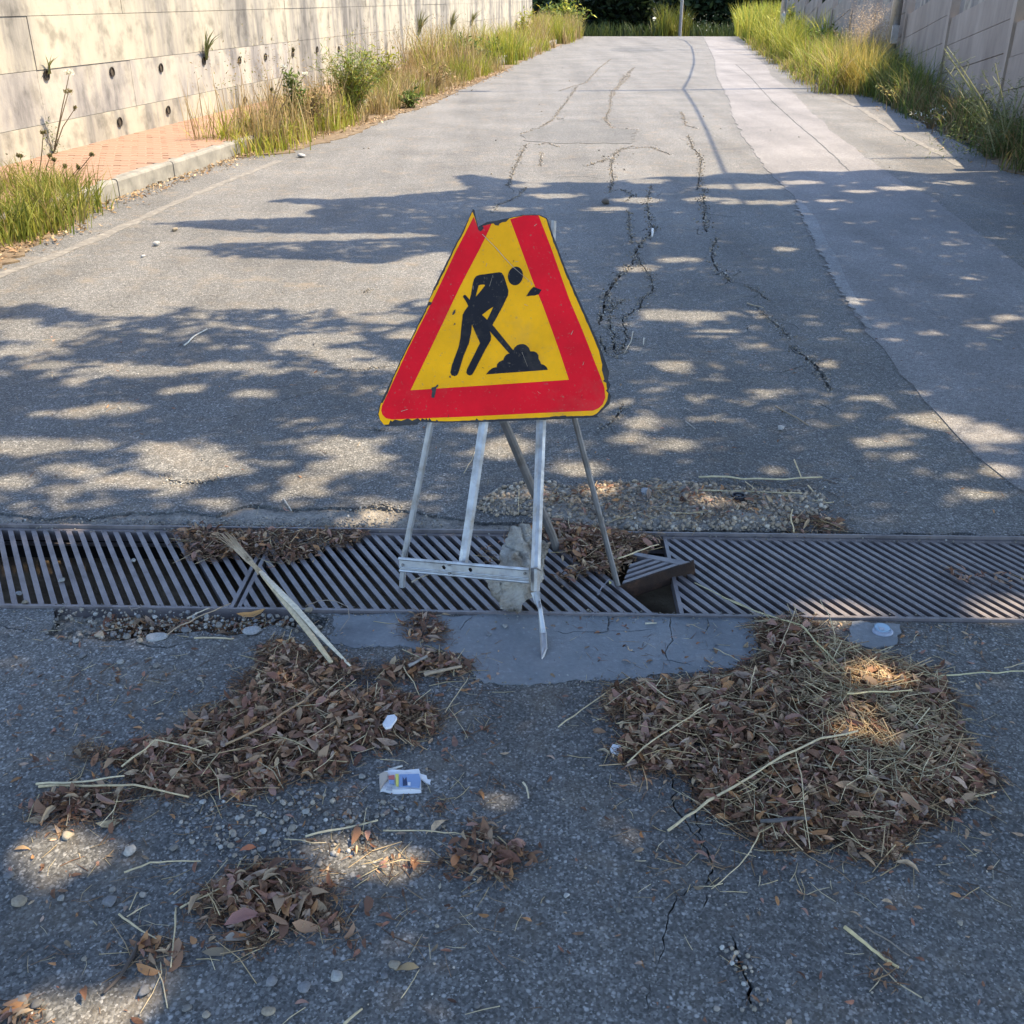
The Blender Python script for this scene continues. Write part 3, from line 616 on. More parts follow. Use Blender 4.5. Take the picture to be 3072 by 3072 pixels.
dr = (Vector((cx, cy)) - Vector((L, 0))).normalized(); pn = Vector((dr.y, -dr.x))
if pn.dot(Vector((-L, 0))) < 0: pn = -pn
lprism([(L + .012, -.004), (cx, cy), (cx + pn.x * .016, cy + pn.y * .016), (L - .02, 0)], -.034, .001, 'grate_end', M['iron'])
for k in range(4):
    y0 = .002 + k * .0245; P = [(-.2, y0), (L, y0), (L, y0 + .0125), (-.2, y0 + .0125)]
    P = clip(P, lambda p: (p[0] - L) * pn.x + p[1] * pn.y - .014)
    P = clip(P, lambda p: p[0] * cy - p[1] * cx + .0)
    if len(P) > 2: lprism(P, -.034, 0, 'grate_bar', M['iron'])
lprism([(-.01, -.004), (L + .024, -.004), (L + .03, .004), (0, .001)], -.052, -.0015, 'rusty_flange', M['darkrust'])

# ---------------------------------------------------------------- road-works sign
sign = thing('roadworks_sign', 'battered triangular road works sign with torn top on a bent folding stand', 'sign')
SY, SM = 2.44, math.tan(math.radians(12))
nf = Vector((0, -1, SM)).normalized()
def sp(c): return PL(1100 + c[0] / 2.415, 600 + c[1] / 2.415, SY, SM)
def slab(polys, f, th, name, mat, parent, jit=0, step=18):
    loops = []
    for P in polys:
        if jit: P = rough(P, step, jit)
        loops.append([sp(p) for p in P])
    tri = tessellate_polygon([[Vector((v.x, v.z / math.cos(math.atan(SM)), 0)) for v in L_] for L_ in loops])
    flat = [v for L_ in loops for v in L_]; n = len(flat)
    V = [v + nf * f for v in flat] + [v + nf * (f - th) for v in flat]; Fc = []
    for t in tri:
        a, b, c = (V[i] for i in t); t = tuple(t)
        if (b - a).cross(c - a).dot(nf) < 0: t = t[::-1]
        Fc.append(t); Fc.append(tuple(i + n for i in t[::-1]))
    s = 0
    for L_ in loops:
        k = len(L_); Fc += [(s + i, s + (i + 1) % k, n + s + (i + 1) % k, n + s + i) for i in range(k)]; s += k
    me = pyd(name, V, Fc); import bmesh
    bm = bmesh.new(); bm.from_mesh(me); bmesh.ops.recalc_face_normals(bm, faces=bm.faces); bm.to_mesh(me); bm.free()
    return link(name, me, mat, parent)
plate = [(770, 63), (781, 76), (796, 150), (809, 208), (824, 185), (870, 160), (940, 150), (1050, 125), (1140, 106), (1250, 106), (1308, 132), (1345, 240), (1450, 520), (1575, 800), (1655, 980), (1705, 1100), (1758, 1250), (1748, 1310), (1768, 1340), (1748, 1385), (1772, 1420), (1757, 1480), (1702, 1532), (1668, 1560), (1682, 1574), (1300, 1592), (800, 1610), (500, 1613), (385, 1606), (362, 1629), (138, 1640), (100, 1602), (80, 1560), (88, 1500), (108, 1455), (240, 1172), (438, 765), (480, 650), (640, 328), (698, 222)]
pl_o = slab([plate], 0, .012, 'sign_plate', M['steelblack'], sign, .8)
yel = [(766, 84), (781, 120), (808, 212), (826, 200), (870, 180), (905, 172), (930, 166), (960, 172), (985, 160), (1010, 158), (1035, 133), (1140, 111), (1245, 111), (1300, 136), (1338, 260), (1437, 525), (1552, 790), (1632, 970), (1682, 1090), (1706, 1190), (1703, 1230), (1712, 1262), (1722, 1300), (1712, 1312), (1736, 1325), (1742, 1370), (1733, 1378), (1750, 1400), (1742, 1450), (1715, 1497), (1665, 1547), (1640, 1560), (1450, 1567), (1440, 1560), (1250, 1577), (1000, 1586), (900, 1590), (810, 1594), (797, 1580), (788, 1594), (620, 1602), (520, 1602), (508, 1590), (500, 1600), (470, 1600), (455, 1578), (445, 1596), (432, 1578), (424, 1592), (400, 1580), (392, 1598), (372, 1580), (330, 1598), (300, 1582), (250, 1600), (205, 1590), (185, 1604), (172, 1595), (160, 1625), (125, 1628), (96, 1590), (86, 1550), (97, 1500), (105, 1470), (116, 1470), (133, 1440), (247, 1170), (447, 770), (440, 765), (468, 742), (450, 735), (488, 655), (497, 650), (650, 330), (707, 225)]
slab([yel], .0009, .0009, 'yellow_border', M['yellow'], sign, 1.2, 22)
red = [(776, 122), (792, 165), (808, 210), (835, 190), (905, 172), (870, 250), (820, 352), (680, 620), (470, 1062), (318, 1378), (900, 1340), (1465, 1302), (1405, 1120), (1345, 950), (1275, 760), (1205, 590), (1110, 330), (1040, 140), (1140, 112), (1245, 112), (1330, 330), (1470, 725), (1560, 935), (1645, 1155), (1690, 1270), (1722, 1360), (1728, 1430), (1710, 1480), (1680, 1508), (1640, 1525), (1200, 1545), (700, 1570), (180, 1589), (140, 1580), (115, 1555), (106, 1525), (112, 1490), (300, 1080), (470, 745), (640, 385)]
slab([red], .0016, .0006, 'red_border', M['red'], sign)
body = [(697, 700), (704, 689), (714, 687), (722, 694), (746, 722), (757, 680), (770, 600), (778, 572), (795, 550), (818, 542), (960, 523), (978, 527), (992, 546), (1012, 605), (1027, 655), (1024, 690), (985, 770), (945, 845), (912, 905), (1062, 1088), (1045, 1110), (1030, 1108), (892, 950), (902, 985), (900, 1015), (862, 1080), (775, 1248), (764, 1264), (748, 1271), (732, 1266), (722, 1250), (726, 1228), (822, 1035), (792, 970), (763, 902), (757, 960), (740, 1040), (702, 1130), (667, 1245), (656, 1268), (637, 1276), (616, 1270), (607, 1250), (618, 1195), (666, 1065), (679, 1000), (688, 905), (696, 830), (714, 797), (736, 768), (724, 742)]
slab([body, [(811, 618), (830, 613), (852, 612), (858, 619), (824, 662), (790, 702), (797, 670)], [(836, 832), (880, 797), (918, 772), (897, 820), (873, 867)]], .0021, .0005, 'worker_symbol', M['black'], sign)
def ell(cx_, cy_, a, b, rot, n=28): return [(cx_ + a * math.cos(t) * math.cos(rot) - b * math.sin(t) * math.sin(rot), cy_ + a * math.cos(t) * math.sin(rot) + b * math.sin(t) * math.cos(rot)) for t in np.linspace(0, 2 * math.pi, n, endpoint=False)]
slab([ell(1078, 550, 54, 68, .18)], .0021, .0005, 'worker_head', M['black'], sign)
slab([[(1155, 698), (1178, 662), (1195, 640), (1210, 628), (1240, 640), (1268, 650), (1248, 682), (1215, 692), (1180, 694)]], .0027, .0005, 'shovel_fragment', M['black'], sign)
slab([[(865, 1263), (885, 1238), (905, 1222), (922, 1214), (942, 1210), (945, 1190), (960, 1172), (990, 1158), (998, 1135), (1015, 1118), (1040, 1108), (1062, 1088), (1072, 1068), (1090, 1052), (1112, 1044), (1135, 1043), (1155, 1050), (1175, 1070), (1185, 1096), (1212, 1096), (1232, 1106), (1244, 1125), (1245, 1150), (1256, 1168), (1264, 1188), (1285, 1194), (1302, 1208), (1313, 1230)]], .0021, .0005, 'heap_symbol', M['black'], sign)
for P in ([(806, 208), (815, 188), (840, 190), (850, 205), (835, 222), (822, 228)], [(918, 168), (945, 160), (962, 172), (955, 186), (932, 182)], [(955, 150), (985, 138), (1000, 146), (1020, 140), (1000, 158), (975, 165)], [(620, 830), (632, 800), (645, 792), (642, 815), (628, 832)], [(468, 1428), (476, 1385), (470, 1360), (495, 1352), (520, 1335), (518, 1350), (505, 1362), (500, 1400), (490, 1432)], [(438, 772), (446, 745), (475, 742), (462, 760)], [(630, 908), (640, 888), (644, 900)], [(598, 1278), (606, 1270), (612, 1284), (602, 1288)]):
    slab([P], .0027, .0005, 'chipped_patch', M['steelblack'], sign, 1.5, 8)
def scr(a, b, w): 
    a, b = np.array(a, float), np.array(b, float); t = (b - a) / np.hypot(*(b - a)); n_ = np.array([-t[1], t[0]]) * w
    return [tuple(a + n_), tuple(b + n_ * .5), tuple(b - n_ * .5), tuple(a - n_)]
for a, b, w in (((838, 248), (935, 345), 2.4), ((935, 345), (1000, 420), 2.8), ((1000, 420), (1062, 486), 2.4), ((1062, 486), (1125, 540), 2.0), ((1125, 540), (1208, 612), 1.4), ((1215, 188), (1234, 172), 2), ((1480, 975), (1495, 945), 2), ((1565, 1195), (1575, 1170), 1.6), ((1125, 1100), (1165, 1205), 1.0), ((890, 625), (915, 540), .9), ((250, 1530), (298, 1515), 2)):
    slab([scr(a, b, w)], .0030, .0004, 'scratch', M['scratch'], sign)
for k_ in range(26):
    a_ = np.array([rng.uniform(220, 1600), rng.uniform(180, 1560)]); tt_ = rng.uniform(0, 3.14)
    if not inpoly([a_], red)[0] and not inpoly([a_], yel)[0]: continue
    if edgedist([a_], yel)[0] < 22: continue
    slab([scr(a_, a_ + np.array([math.cos(tt_), math.sin(tt_)]) * rng.uniform(6, 30), rng.uniform(.7, 2.0))], .0030, .0004, 'scratch', M['scratch'] if k_ % 3 else M['steelblack'], sign)
# folding stand
def strip(pts, w, th, name, mat, facing=None, lip=True):
    m = MB(); pts = [Vector(p) for p in pts]; ws = w if hasattr(w, '__len__') else [w] * len(pts); V = []
    for i, p in enumerate(pts):
        d_ = (pts[min(i + 1, len(pts) - 1)] - pts[max(i - 1, 0)]).normalized(); f_ = Vector(facing[i] if isinstance(facing, list) else facing or (0, -1, .2)); x_ = d_.cross(f_).normalized(); f_ = x_.cross(d_).normalized()
        h = ws[i] / 2
        V += [p - x_ * h, p - x_ * h * .35 + f_ * th * .8, p + x_ * h * .35 + f_ * th * .8, p + x_ * h, p + x_ * h - f_ * th, p - x_ * h - f_ * th]
    n = 6; Fc = [(i * n + j, i * n + (j + 1) % n, (i + 1) * n + (j + 1) % n, (i + 1) * n + j) for i in range(len(pts) - 1) for j in range(n)]
    Fc += [tuple(range(n))[::-1], tuple(range((len(pts) - 1) * n, len(pts) * n))]
    m.add(V, Fc); return m.build(name, mat, sign)
def back_y(z): return SY + SM * z + .030
FL0 = Vector((*G(1206, 1762), .0)); 
strip([FL0, PL(1212, 1675, FL0.y + .012), PL(1294, 1262, back_y(.47)), PL(1378, 760, back_y(.9))], .0175, .006, 'front_leg', M['zinc'])
strip([PL(1390, 1688, 2.425), PL(1452, 1262, back_y(.47) + .004), PL(1515, 820, back_y(.85) + .004)], .0255, .007, 'centre_post', M['zinc'])
R_top = PL(1624, 1262, back_y(.47)); R_up = PL(1658, 662, back_y(.98) + .002)
strip([PL(1606, 1772, 2.318), PL(1607, 1707, 2.335), R_top, R_up], [.024, .025, .026, .020], .010, 'front_leg', M['zinc'])
strip([PL(1606, 1776, 2.317), PL(1612, 1806, 2.300), PL(1619, 1826, 2.28), Vector((*G(1628, 1900, .018), .018)), Vector((*G(1631, 1945, .010), .010)), Vector((*G(1626, 1978, .002), .002))], [.024, .016, .011, .018, .017, .002], .004, 'bent_foot', M['zinc'], facing=[(0, -1, .2), (-.4, -1, .5), (-.8, -.5, .8), (-.6, -.3, 1), (-.5, -.2, 1), (-.5, -.2, 1)])
strip([PL(1672, 1650, 2.735), PL(1660, 1610, 2.73), PL(1512, 1262, back_y(.5) + .05), PL(1440, 1090, back_y(.6) + .03)], .024, .006, 'back_leg', M['zincdark'], facing=(.5, -1, .2))
strip([Vector((*G(1855, 1756, .002), .002)), PL(1728, 1262, back_y(.5) + .02), PL(1664, 1000, back_y(.75) + .01)], .0135, .008, 'back_leg', M['zincdark'], facing=(.8, -1, .2))
# punched cross bar: two ribs and a web with two real holes
ca, cb = PL(1205, 1690, 2.487), PL(1594, 1724, 2.325); ux = (cb - ca).normalized(); fz = Vector((-.4, -1, .25)); uz = ux.cross(fz).normalized(); uz = uz if uz.z > 0 else -uz; fz = ux.cross(uz); fz = fz if fz.y < 0 else -fz
Lc = (cb - ca).length; hw = .0185
bv = [(0, -hw), (Lc, -hw), (Lc, hw), (0, hw)]; holes = [[(Lc * q + .0062 * math.cos(t), .002 + .0062 * math.sin(t)) for t in np.linspace(0, 2 * math.pi, 12, endpoint=False)] for q in (.355, .56)]
tri = tessellate_polygon([[Vector((*p, 0)) for p in bv]] + [[Vector((*p, 0)) for p in h] for h in holes]); fl = bv + [p for h in holes for p in h]; n = len(fl); off = -fz * .012
V = [ca + off * -1 * 1 + ux * p[0] + uz * p[1] for p in fl] + [ca - off * -1 * -1 * 0 + fz * .009 + ux * p[0] + uz * p[1] for p in fl]
Fc = []
for t in tri: Fc += [tuple(t), tuple(i + n for i in t[::-1])]
s = 0
for k in (4, 12, 12): Fc += [(s + i, s + (i + 1) % k, n + s + (i + 1) % k, n + s + i) for i in range(k)]; s += k
bar = link('cross_bar', pyd('cross_bar', V, Fc), M['zinc'], sign)
for zc, w_ in ((hw * .92, .0045), (-.0075, .0022), (-hw * .92, .004)):
    MB().tube([ca + fz * .013 + uz * zc, cb + fz * .013 + uz * zc], w_, 6).build('pressed_rib', M['zinc'], bar)
for q, zc in ((.4, -.012), (.4, .012), (.97, .006), (.03, .0)):
    MB().tube([ca + ux * Lc * q + uz * zc + fz * .011, ca + ux * Lc * q + uz * zc + fz * .0165], .004, 8).build('rivet', M['zincdark'], bar)
MB().tube([PL(1594, 1706, 2.325), PL(1609, 1704, 2.317), PL(1623, 1712, 2.325)], .0022, 6).build('wire_tie', M['zincdark'], sign)

# ---------------------------------------------------------------- stones
def ico():
    import bmesh
    bm = bmesh.new(); bmesh.ops.create_icosphere(bm, subdivisions=2, radius=1); bm.verts.ensure_lookup_table()
    V = np.array([v.co[:] for v in bm.verts]); T = np.array([[v.index for v in f.verts] for f in bm.faces]); bm.free(); return V, T
IV, IT = ico()
def ico1():
    import bmesh
    bm = bmesh.new(); bmesh.ops.create_icosphere(bm, subdivisions=1, radius=1); V = np.array([v.co[:] for v in bm.verts]); T = np.array([[v.index for v in f.verts] for f in bm.faces]); bm.free(); return V, T
JV, JT = ico1()
def facet(V, r, cuts=7, lo=.62, hi=.95):   # cut flat facets into a ball -> pebble / rock
    V = V.copy()
    for _ in range(cuts):
        n = r.normal(size=3); n /= np.linalg.norm(n); k = r.uniform(lo, hi); e = V @ n - k; V -= np.where(e > 0, e, 0)[:, None] * n * .92
    return V
PEB = [facet(IV, np.random.default_rng(i), 14, .5, .86) for i in range(10)]
PEB1 = [facet(JV, np.random.default_rng(50 + i), 7, .5, .9) for i in range(10)]
SCOL = .8 * np.array([(.32, .29, .25), (.22, .22, .225), (.38, .34, .29), (.42, .36, .28), (.17, .165, .16), (.28, .26, .23), (.34, .30, .24), (.46, .45, .42)])
# boulder wedged against the leg
rk = thing('limestone_boulder', 'pale rough limestone chunk wedged against the sign stand as a weight', 'rock', loc=(0, 0, 0))
import bmesh
bm = bmesh.new(); bmesh.ops.create_icosphere(bm, subdivisions=5, radius=1); RV = np.array([v.co[:] for v in bm.verts]); RT = np.array([[v.index for v in f.verts] for f in bm.faces]); bm.free()
rr = np.random.default_rng(21)
# silhouette drawn as an upright lump: half widths by height, leaning
RV = np.sign(RV) * np.abs(RV) ** .62
RV = facet(RV, rr, 22, .66, 1.0)
hgt = RV[:, 2].copy(); t = (hgt + 1) / 2
tt = [0, .12, .2, .3, .42, .52, .7, .88, 1]; k_ = 2.8 / F
Lx = (np.interp(t, tt, [1530, 1482, 1446, 1452, 1466, 1476, 1478, 1484, 1486]) - 1536) * k_; Rx = (np.interp(t, tt, [1592, 1606, 1606, 1614, 1632, 1644, 1644, 1636, 1612]) - 1536) * k_
P3 = np.stack([(Lx + Rx) / 2 + RV[:, 0] * (Rx - Lx) / 2, RV[:, 1] * .062 + 2.385 + .153 * t - .075 * np.clip(1 - t / .34, 0, 1), t * .172], 1)
def vnoise(P, s, seed):                    # cheap lattice noise
    r = np.random.default_rng(seed); g = r.normal(size=(24, 24, 24)); q = P * s + 12; i = np.floor(q).astype(int) % 23; f = q - np.floor(q); f = f * f * (3 - 2 * f); o = 0
    for a in (0, 1):
        for b in (0, 1):
            for c in (0, 1): o = o + g[i[:, 0] + a, i[:, 1] + b, i[:, 2] + c] * np.where(a, f[:, 0], 1 - f[:, 0]) * np.where(b, f[:, 1], 1 - f[:, 1]) * np.where(c, f[:, 2], 1 - f[:, 2])
    return o
nr = RV / np.linalg.norm(RV, axis=1)[:, None]
P3 += nr * (vnoise(P3, 20, 1) * .0055 + vnoise(P3, 48, 2) * .0062 - np.exp(-(vnoise(P3, 17, 5) / .13) ** 2) * .010 + vnoise(P3, 110, 3) * .0026)[:, None]
P3[:, 2] = np.maximum(P3[:, 2] - .002, -.004)
link('rock_body', fast('rock_body', P3, RT, None, False), M['rock'], rk)

def stone(px, py, size, label, col, group=None, flat=.65, cat='stone', seed=None, name='loose_stone', z=0, asp=1.0):
    r = np.random.default_rng(seed if seed is not None else int(px * 7 + py)); b = PEB[r.integers(10)]
    R = rotmats(np.array([r.uniform(0, 6.28)]), np.array([r.normal(0, .2)]), np.array([r.normal(0, .2)]))[0]
    x, y = G(px, py); d_ = math.hypot(x, y, H); s_ = size / F * d_ / 2
    V = (b @ R.T) * s_ * np.array([asp, 1, flat]); V[:, 2] -= V[:, 2].min() + s_ * .06
    o = link(name, fast(name, V, IT, np.tile(np.array(col) * .82 * r.uniform(.85, 1.1), (len(V), 1)), False), M['stone']); o.location = (x, y, z)
    tag(o, label, cat, group); return o
pale, whit, gry, tanc, wrm = (.31, .30, .275), (.38, .38, .38), (.19, .19, .195), (.28, .235, .175), (.36, .30, .22)
stone(760, 1897, 50, 'white flat stone beside the foot of the reed bundle', whit, asp=1.3, flat=.5)
stone(206, 2510, 36, 'pale angular stone in the sunlit spot at lower left', wrm); stone(392, 2562, 48, 'grey-white lumpy stone right of the sunlit spot at lower left', pale)
stone(60, 2707, 42, 'brownish round stone alone near the left edge', tanc); stone(186, 2700, 24, 'small whitish pebble right of the brown stone near the left edge', pale)
stone(1013, 2933, 44, 'grey-white stone with a tiny straw at its foot, bottom centre-left', pale); stone(812, 2953, 40, 'bluish round stone below the lowest leaf heap', gry); stone(915, 2967, 40, 'dark rough stone between two bluish ones near the bottom', gry)
stone(1185, 2903, 40, 'tan stone holding down a single curled leaf', tanc); stone(804, 3035, 34, 'tan oblong stone at the very bottom of the view', wrm, asp=1.4); stone(432, 2980, 40, 'dark flat stone beside the sunlit strip at the bottom', gry)
stone(1086, 2335, 26, 'small pale stone just left of the crumpled packet', pale); stone(472, 1915, 46, 'pale flat stone lying in the ditch below the left grate', (.34, .34, .33), flat=.35, asp=1.7)
stone(925, 1836, 30, 'grey pebble resting against the drain frame beside the reed bundle', tanc); stone(1515, 1883, 22, 'pale crumb of rock in front of the boulder', pale); stone(1466, 1905, 20, 'dark little chip left of the rock crumb on the apron', gry)
stone(402, 1685, 19, 'pebble on the left grate nearer the leaves', pale, z=.0); stone(186, 1744, 20, 'pebble wedged between bars left of centre on the left grate', pale); stone(57, 1786, 20, 'dark pebble at the left end of the left grate', gry)
stone(75, 1812, 22, 'tan pebble on the drain frame at the far left', tanc); stone(1938, 1486, 46, 'largest bluish stone in the gravel drift', (.33, .35, .38)); stone(2115, 1492, 40, 'flat tan stone in the gravel drift', wrm, flat=.4, asp=1.5)
stone(2008, 1452, 22, 'pale pebble at the far edge of the gravel drift', pale); stone(2055, 1462, 24, 'warm pale pebble beside the far edge of the gravel drift', wrm); stone(795, 2775, 28, 'whitish chip standing in the lowest heap', whit)
stone(470, 738, 26, 'white stone near the left kerb in sunlight', whit); stone(430, 772, 17, 'smaller white stone closer to us than the one near the left kerb', whit); stone(525, 694, 20, 'brownish clod near the left kerb', tanc)
stone(905, 472, 24, 'pale lump at the verge below the green shrub', whit); stone(1818, 612, 30, 'dark clod on the shadow boundary right of the sign', (.14, .12, .1)); stone(920, 2440, 30, 'round white pebble under the left leaf drift', pale)
stone(1140, 1290, 22, 'small grey chip on the road left of the sign plate', gry); stone(2340, 1290, 26, 'small white stone beside a dry leaf right of the sign', whit)
smalls = [(340, 2672, 22), (332, 2712, 44), (428, 2688, 22), (700, 2500, 24), (640, 2530, 22), (860, 2460, 26), (875, 2490, 30), (790, 2500, 26), (830, 2535, 26), (790, 2550, 24), (760, 2470, 20), (695, 2540, 24), (545, 2460, 22), (520, 2550, 30), (1045, 2470, 20), (610, 2410, 24), (960, 2595, 22), (30, 2630, 32), (70, 3010, 40), (40, 3040, 36), (110, 3020, 34), (560, 3030, 30), (255, 2880, 18), (680, 2765, 22), (830, 2795, 34), (1155, 2930, 24), (1010, 2650, 24), (620, 3045, 26), (1400, 2660, 18), (1855, 2735, 22), (2880, 2772, 18), (1700, 2690, 20), (1580, 2500, 16), (1895, 2900, 20), (2150, 3030, 20), (1310, 2780, 16), (1430, 3020, 22), (2780, 3000, 20), (1330, 2480, 15), (360, 1990, 24), (470, 2000, 22), (250, 1970, 24), (600, 2040, 20), (300, 1910, 30), (340, 1902, 20), (380, 1915, 26), (420, 1925, 20), (230, 1925, 22), (660, 1880, 26), (560, 1895, 30)]
LAND = [((1215, 2350), 'the crumpled packet'), ((760, 1897), 'the white flat stone by the reed'), ((206, 2510), 'the sunlit stone at lower left'), ((392, 2562), 'the grey-white lumpy stone'), ((60, 2707), 'the brownish round stone'), ((745, 2552), 'the orange-red leaf'), ((820, 2740), 'the lowest leaf heap'), ((490, 2880), 'the straw-tangled heap'), ((60, 3030), 'the bottom left leaf wad'), ((480, 1915), 'the pale flat ditch stone'), ((1290, 2620), 'the lower centre leaf clump'), ((2300, 2850), 'the lone golden blade'), ((1810, 2262), 'the packet scrap'), ((1480, 2960), 'the bottom centre of the road'), ((2150, 2980), 'the deep crack near the bottom'), ((2960, 2760), 'the lower right edge')]
seen_l = {}
for i, (a, b, s_) in enumerate(smalls):
    (lx_, ly_), nm_ = min(LAND, key=lambda q: math.hypot(q[0][0] - a, 1.3 * (q[0][1] - b))); dx_, dy_ = a - lx_, b - ly_
    rel = ('left of' if dx_ < 0 else 'right of') if abs(dx_) > 1.4 * abs(dy_) else ('beyond' if dy_ < 0 else 'in front of')
    cn = ['grey', 'slate-grey', 'pale grey', 'buff', 'dark grey', 'brown-grey', 'tan', 'whitish'][i % 8]; sn = 'tiny' if s_ < 20 else 'small' if s_ < 27 else 'walnut-sized'
    lab = f'{sn} {cn} pebble just {rel} {nm_}'; k_ = seen_l.get(lab, 0); seen_l[lab] = k_ + 1
    if k_: lab += ', the farther one' if k_ == 1 else ', the third one'
    stone(a, b, s_, lab, SCOL[i % 8], 'small pebbles scattered loose on the near asphalt', cat='pebble', name='pebble')
def gravel(name, poly, n, s0, s1, mat=M['stone'], zmound=.0, kind='stuff', parent=None, dark=1.0, cols=SCOL):
    P = np.asarray(poly); pts = sample_in(P, n); dd = edgedist(pts, P); bag = Bag(); sz = s0 + (s1 - s0) * rng.random(n) ** 2.6
    zz_ = zmound * (1 - np.exp(-dd / .05)) * rng.random(n)
    for k in range(10):
        ix = np.arange(k, n, 10); R = rotmats(rng.uniform(0, 6.28, len(ix)), rng.normal(0, .5, len(ix)), rng.normal(0, .5, len(ix)))
        T = np.stack([pts[ix, 0], pts[ix, 1], zz_[ix] + sz[ix] * .45], 1); V, Tt = inst(PEB1[k] * np.array([1, .85, .7]), JT, R, T, sz[ix])
        c = cols[rng.integers(0, len(cols), len(ix))] * rng.uniform(.75, 1.15, (len(ix), 1)) * dark; bag.add(V, Tt, np.repeat(c, len(JV), 0))
    return tag(bag.build(name, mat, parent), kind=kind)
gv = cr([(330, 85), (470, 60), (640, 95), (800, 70), (1000, 62), (1170, 75), (1330, 90), (1480, 95), (1640, 110), (1740, 130), (1760, 180), (1690, 230), (1600, 260), (1560, 290), (1300, 285), (1000, 290), (780, 280), (640, 262), (500, 255), (400, 215), (260, 225), (190, 190), (230, 130)], 1300, 1400, 1.486)
lumpy('gravel_bed', gw(gv), lambda p, dd: -.004 + .012 * (1 - np.exp(-dd / .03)), .002, .012, M['rim'], kind='stuff')
gravel('gravel_drift', gw(gv), 4600, .0030, .0115, zmound=.010, dark=1.12, cols=SCOL * np.array([1.12, 1.0, .86]))
gravel('gravel', gw(cr([(150, 70), (1700, 60), (1932, 150), (1880, 270), (1700, 260), (1000, 300), (150, 250)], 1300, 1400, 1.486)), 900, .0016, .006, dark=.9)
gravel('gravel', gw(cr([(780, 120), (1932, 120), (1932, 150), (1700, 260), (1450, 250), (1000, 200), (800, 140)], 0, 1500, 1.756)), 1100, .002, .007, zmound=0, dark=.8)
gravel('grit', gw([(-50, 1560), (1300, 1548), (1350, 1580), (1000, 1592), (500, 1584), (-50, 1584)]), 900, .0018, .006, zmound=0, dark=.9)
gravel('gravel', gw(cr([(600, 660), (1000, 640), (1340, 600), (1640, 700), (1500, 800), (1200, 900), (900, 900), (700, 800)], 0, 1900, 1.288)), 420, .0025, .008, dark=.95)
gravel('gravel', ditch, 420, .0025, .010, dark=.85)
gravel('grit', gw([(-60, 1850), (3130, 1900), (3130, 3120), (-60, 3120)]), 1500, .0012, .0038, dark=1.05)
gravel('grit', gw([(-60, 640), (3130, 560), (3130, 1540), (-60, 1540)]), 900, .002, .006, dark=1.0)
bagc = Bag()
for g, w in crack_lines:                   # crumbs broken out along the cracks
    if w < .007: continue
    L = np.hypot(*np.diff(g, axis=0).T); n = int(L.sum() * (260 if g[0][1] < 7 else 70)); k = rng.choice(len(L), n, p=L / L.sum()); t_ = rng.random((n, 1)); p = g[k] * (1 - t_) + g[k + 1] * t_ + rng.normal(0, w * 1.1 + .004, (n, 2)); sz = rng.uniform(.0018, .0055, n) * (1 if g[0][1] < 7 else 1.8)
    R = rotmats(rng.uniform(0, 6.28, n), rng.normal(0, .5, n), rng.normal(0, .5, n)); V, T = inst(PEB1[n % 10], JT, R, np.stack([p[:, 0], p[:, 1], sz * .4], 1), sz); bagc.add(V, T, np.repeat(SCOL[rng.integers(0, 8, n)] * rng.uniform(.5, 1.1, (n, 1)), len(JV), 0))
tag(bagc.build('crack_grit', M['stone']), kind='stuff')
for sg, q in ((1, DW + .012), (-1, -DW - .012)):
    gravel('grit', [drain(-2.2, q - .035)[:2], drain(2.2, q - .035)[:2], drain(2.2, q + .035)[:2], drain(-2.2, q + .035)[:2]], 900, .0014, .005, zmound=0, dark=.7)
for q_ in range(len(ap)):
    a_, b_ = np.array(G(*ap[q_])), np.array(G(*ap[(q_ + 1) % len(ap)])); nv_ = np.array([-(b_ - a_)[1], (b_ - a_)[0]]); nv_ = nv_ / np.hypot(*nv_) * .016
    if np.hypot(*(b_ - a_)) > .02: gravel('grit', [tuple(a_ - nv_), tuple(b_ - nv_), tuple(b_ + nv_), tuple(a_ + nv_)], int(420 * np.hypot(*(b_ - a_))), .0012, .0042, dark=.75)
gravel('grit', gw(ap), 260, .0010, .003, dark=.9)
gravel('grit', gw([(900, 130), (2400, 130), (2700, 540), (700, 540)]), 260, .006, .016, dark=.9)

# ---------------------------------------------------------------- dry leaves, straw
def leaf_base(seed):
    r = np.random.default_rng(seed); st = np.array([0, .22, .52, .8, 1.0]); wd = np.array([.0, .8, 1.0, .62, 0]) * r.uniform(.13, .21); f = r.uniform(-.1, .9); cu = r.uniform(-1.1, 1.3); tw = r.normal(0, .5); be = r.normal(0, .10)
    x = st - .5; zc = cu * (x ** 2) * .8; yc = be * np.sin(st * math.pi)
    V = [(x[i], yc[i], zc[i]) for i in range(5)]
    for sgn in (1, -1):
        for i in (1, 2, 3):
            a = f * .9 + tw * sgn * x[i]; V.append((x[i] + r.normal(0, .015), yc[i] + sgn * wd[i] * math.cos(a) * r.uniform(.85, 1.1), zc[i] + wd[i] * math.sin(a) * r.uniform(.7, 1.2)))
    V = np.array(V); V[:, 2] -= V[:, 2].min()
    T = np.array([(0, 1, 5), (1, 2, 6), (1, 6, 5), (2, 3, 7), (2, 7, 6), (3, 4, 7), (0, 8, 1), (1, 9, 2), (1, 8, 9), (2, 10, 3), (2, 9, 10), (3, 10, 4)]); return V, T
LB = [leaf_base(100 + i) for i in range(24)]
LCOL = np.array([(.24, .125, .070), (.29, .17, .10), (.17, .082, .048), (.35, .235, .145), (.28, .155, .115), (.40, .285, .175), (.24, .11, .070), (.35, .175, .075), (.12, .062, .038), (.32, .225, .165)])
LME = []
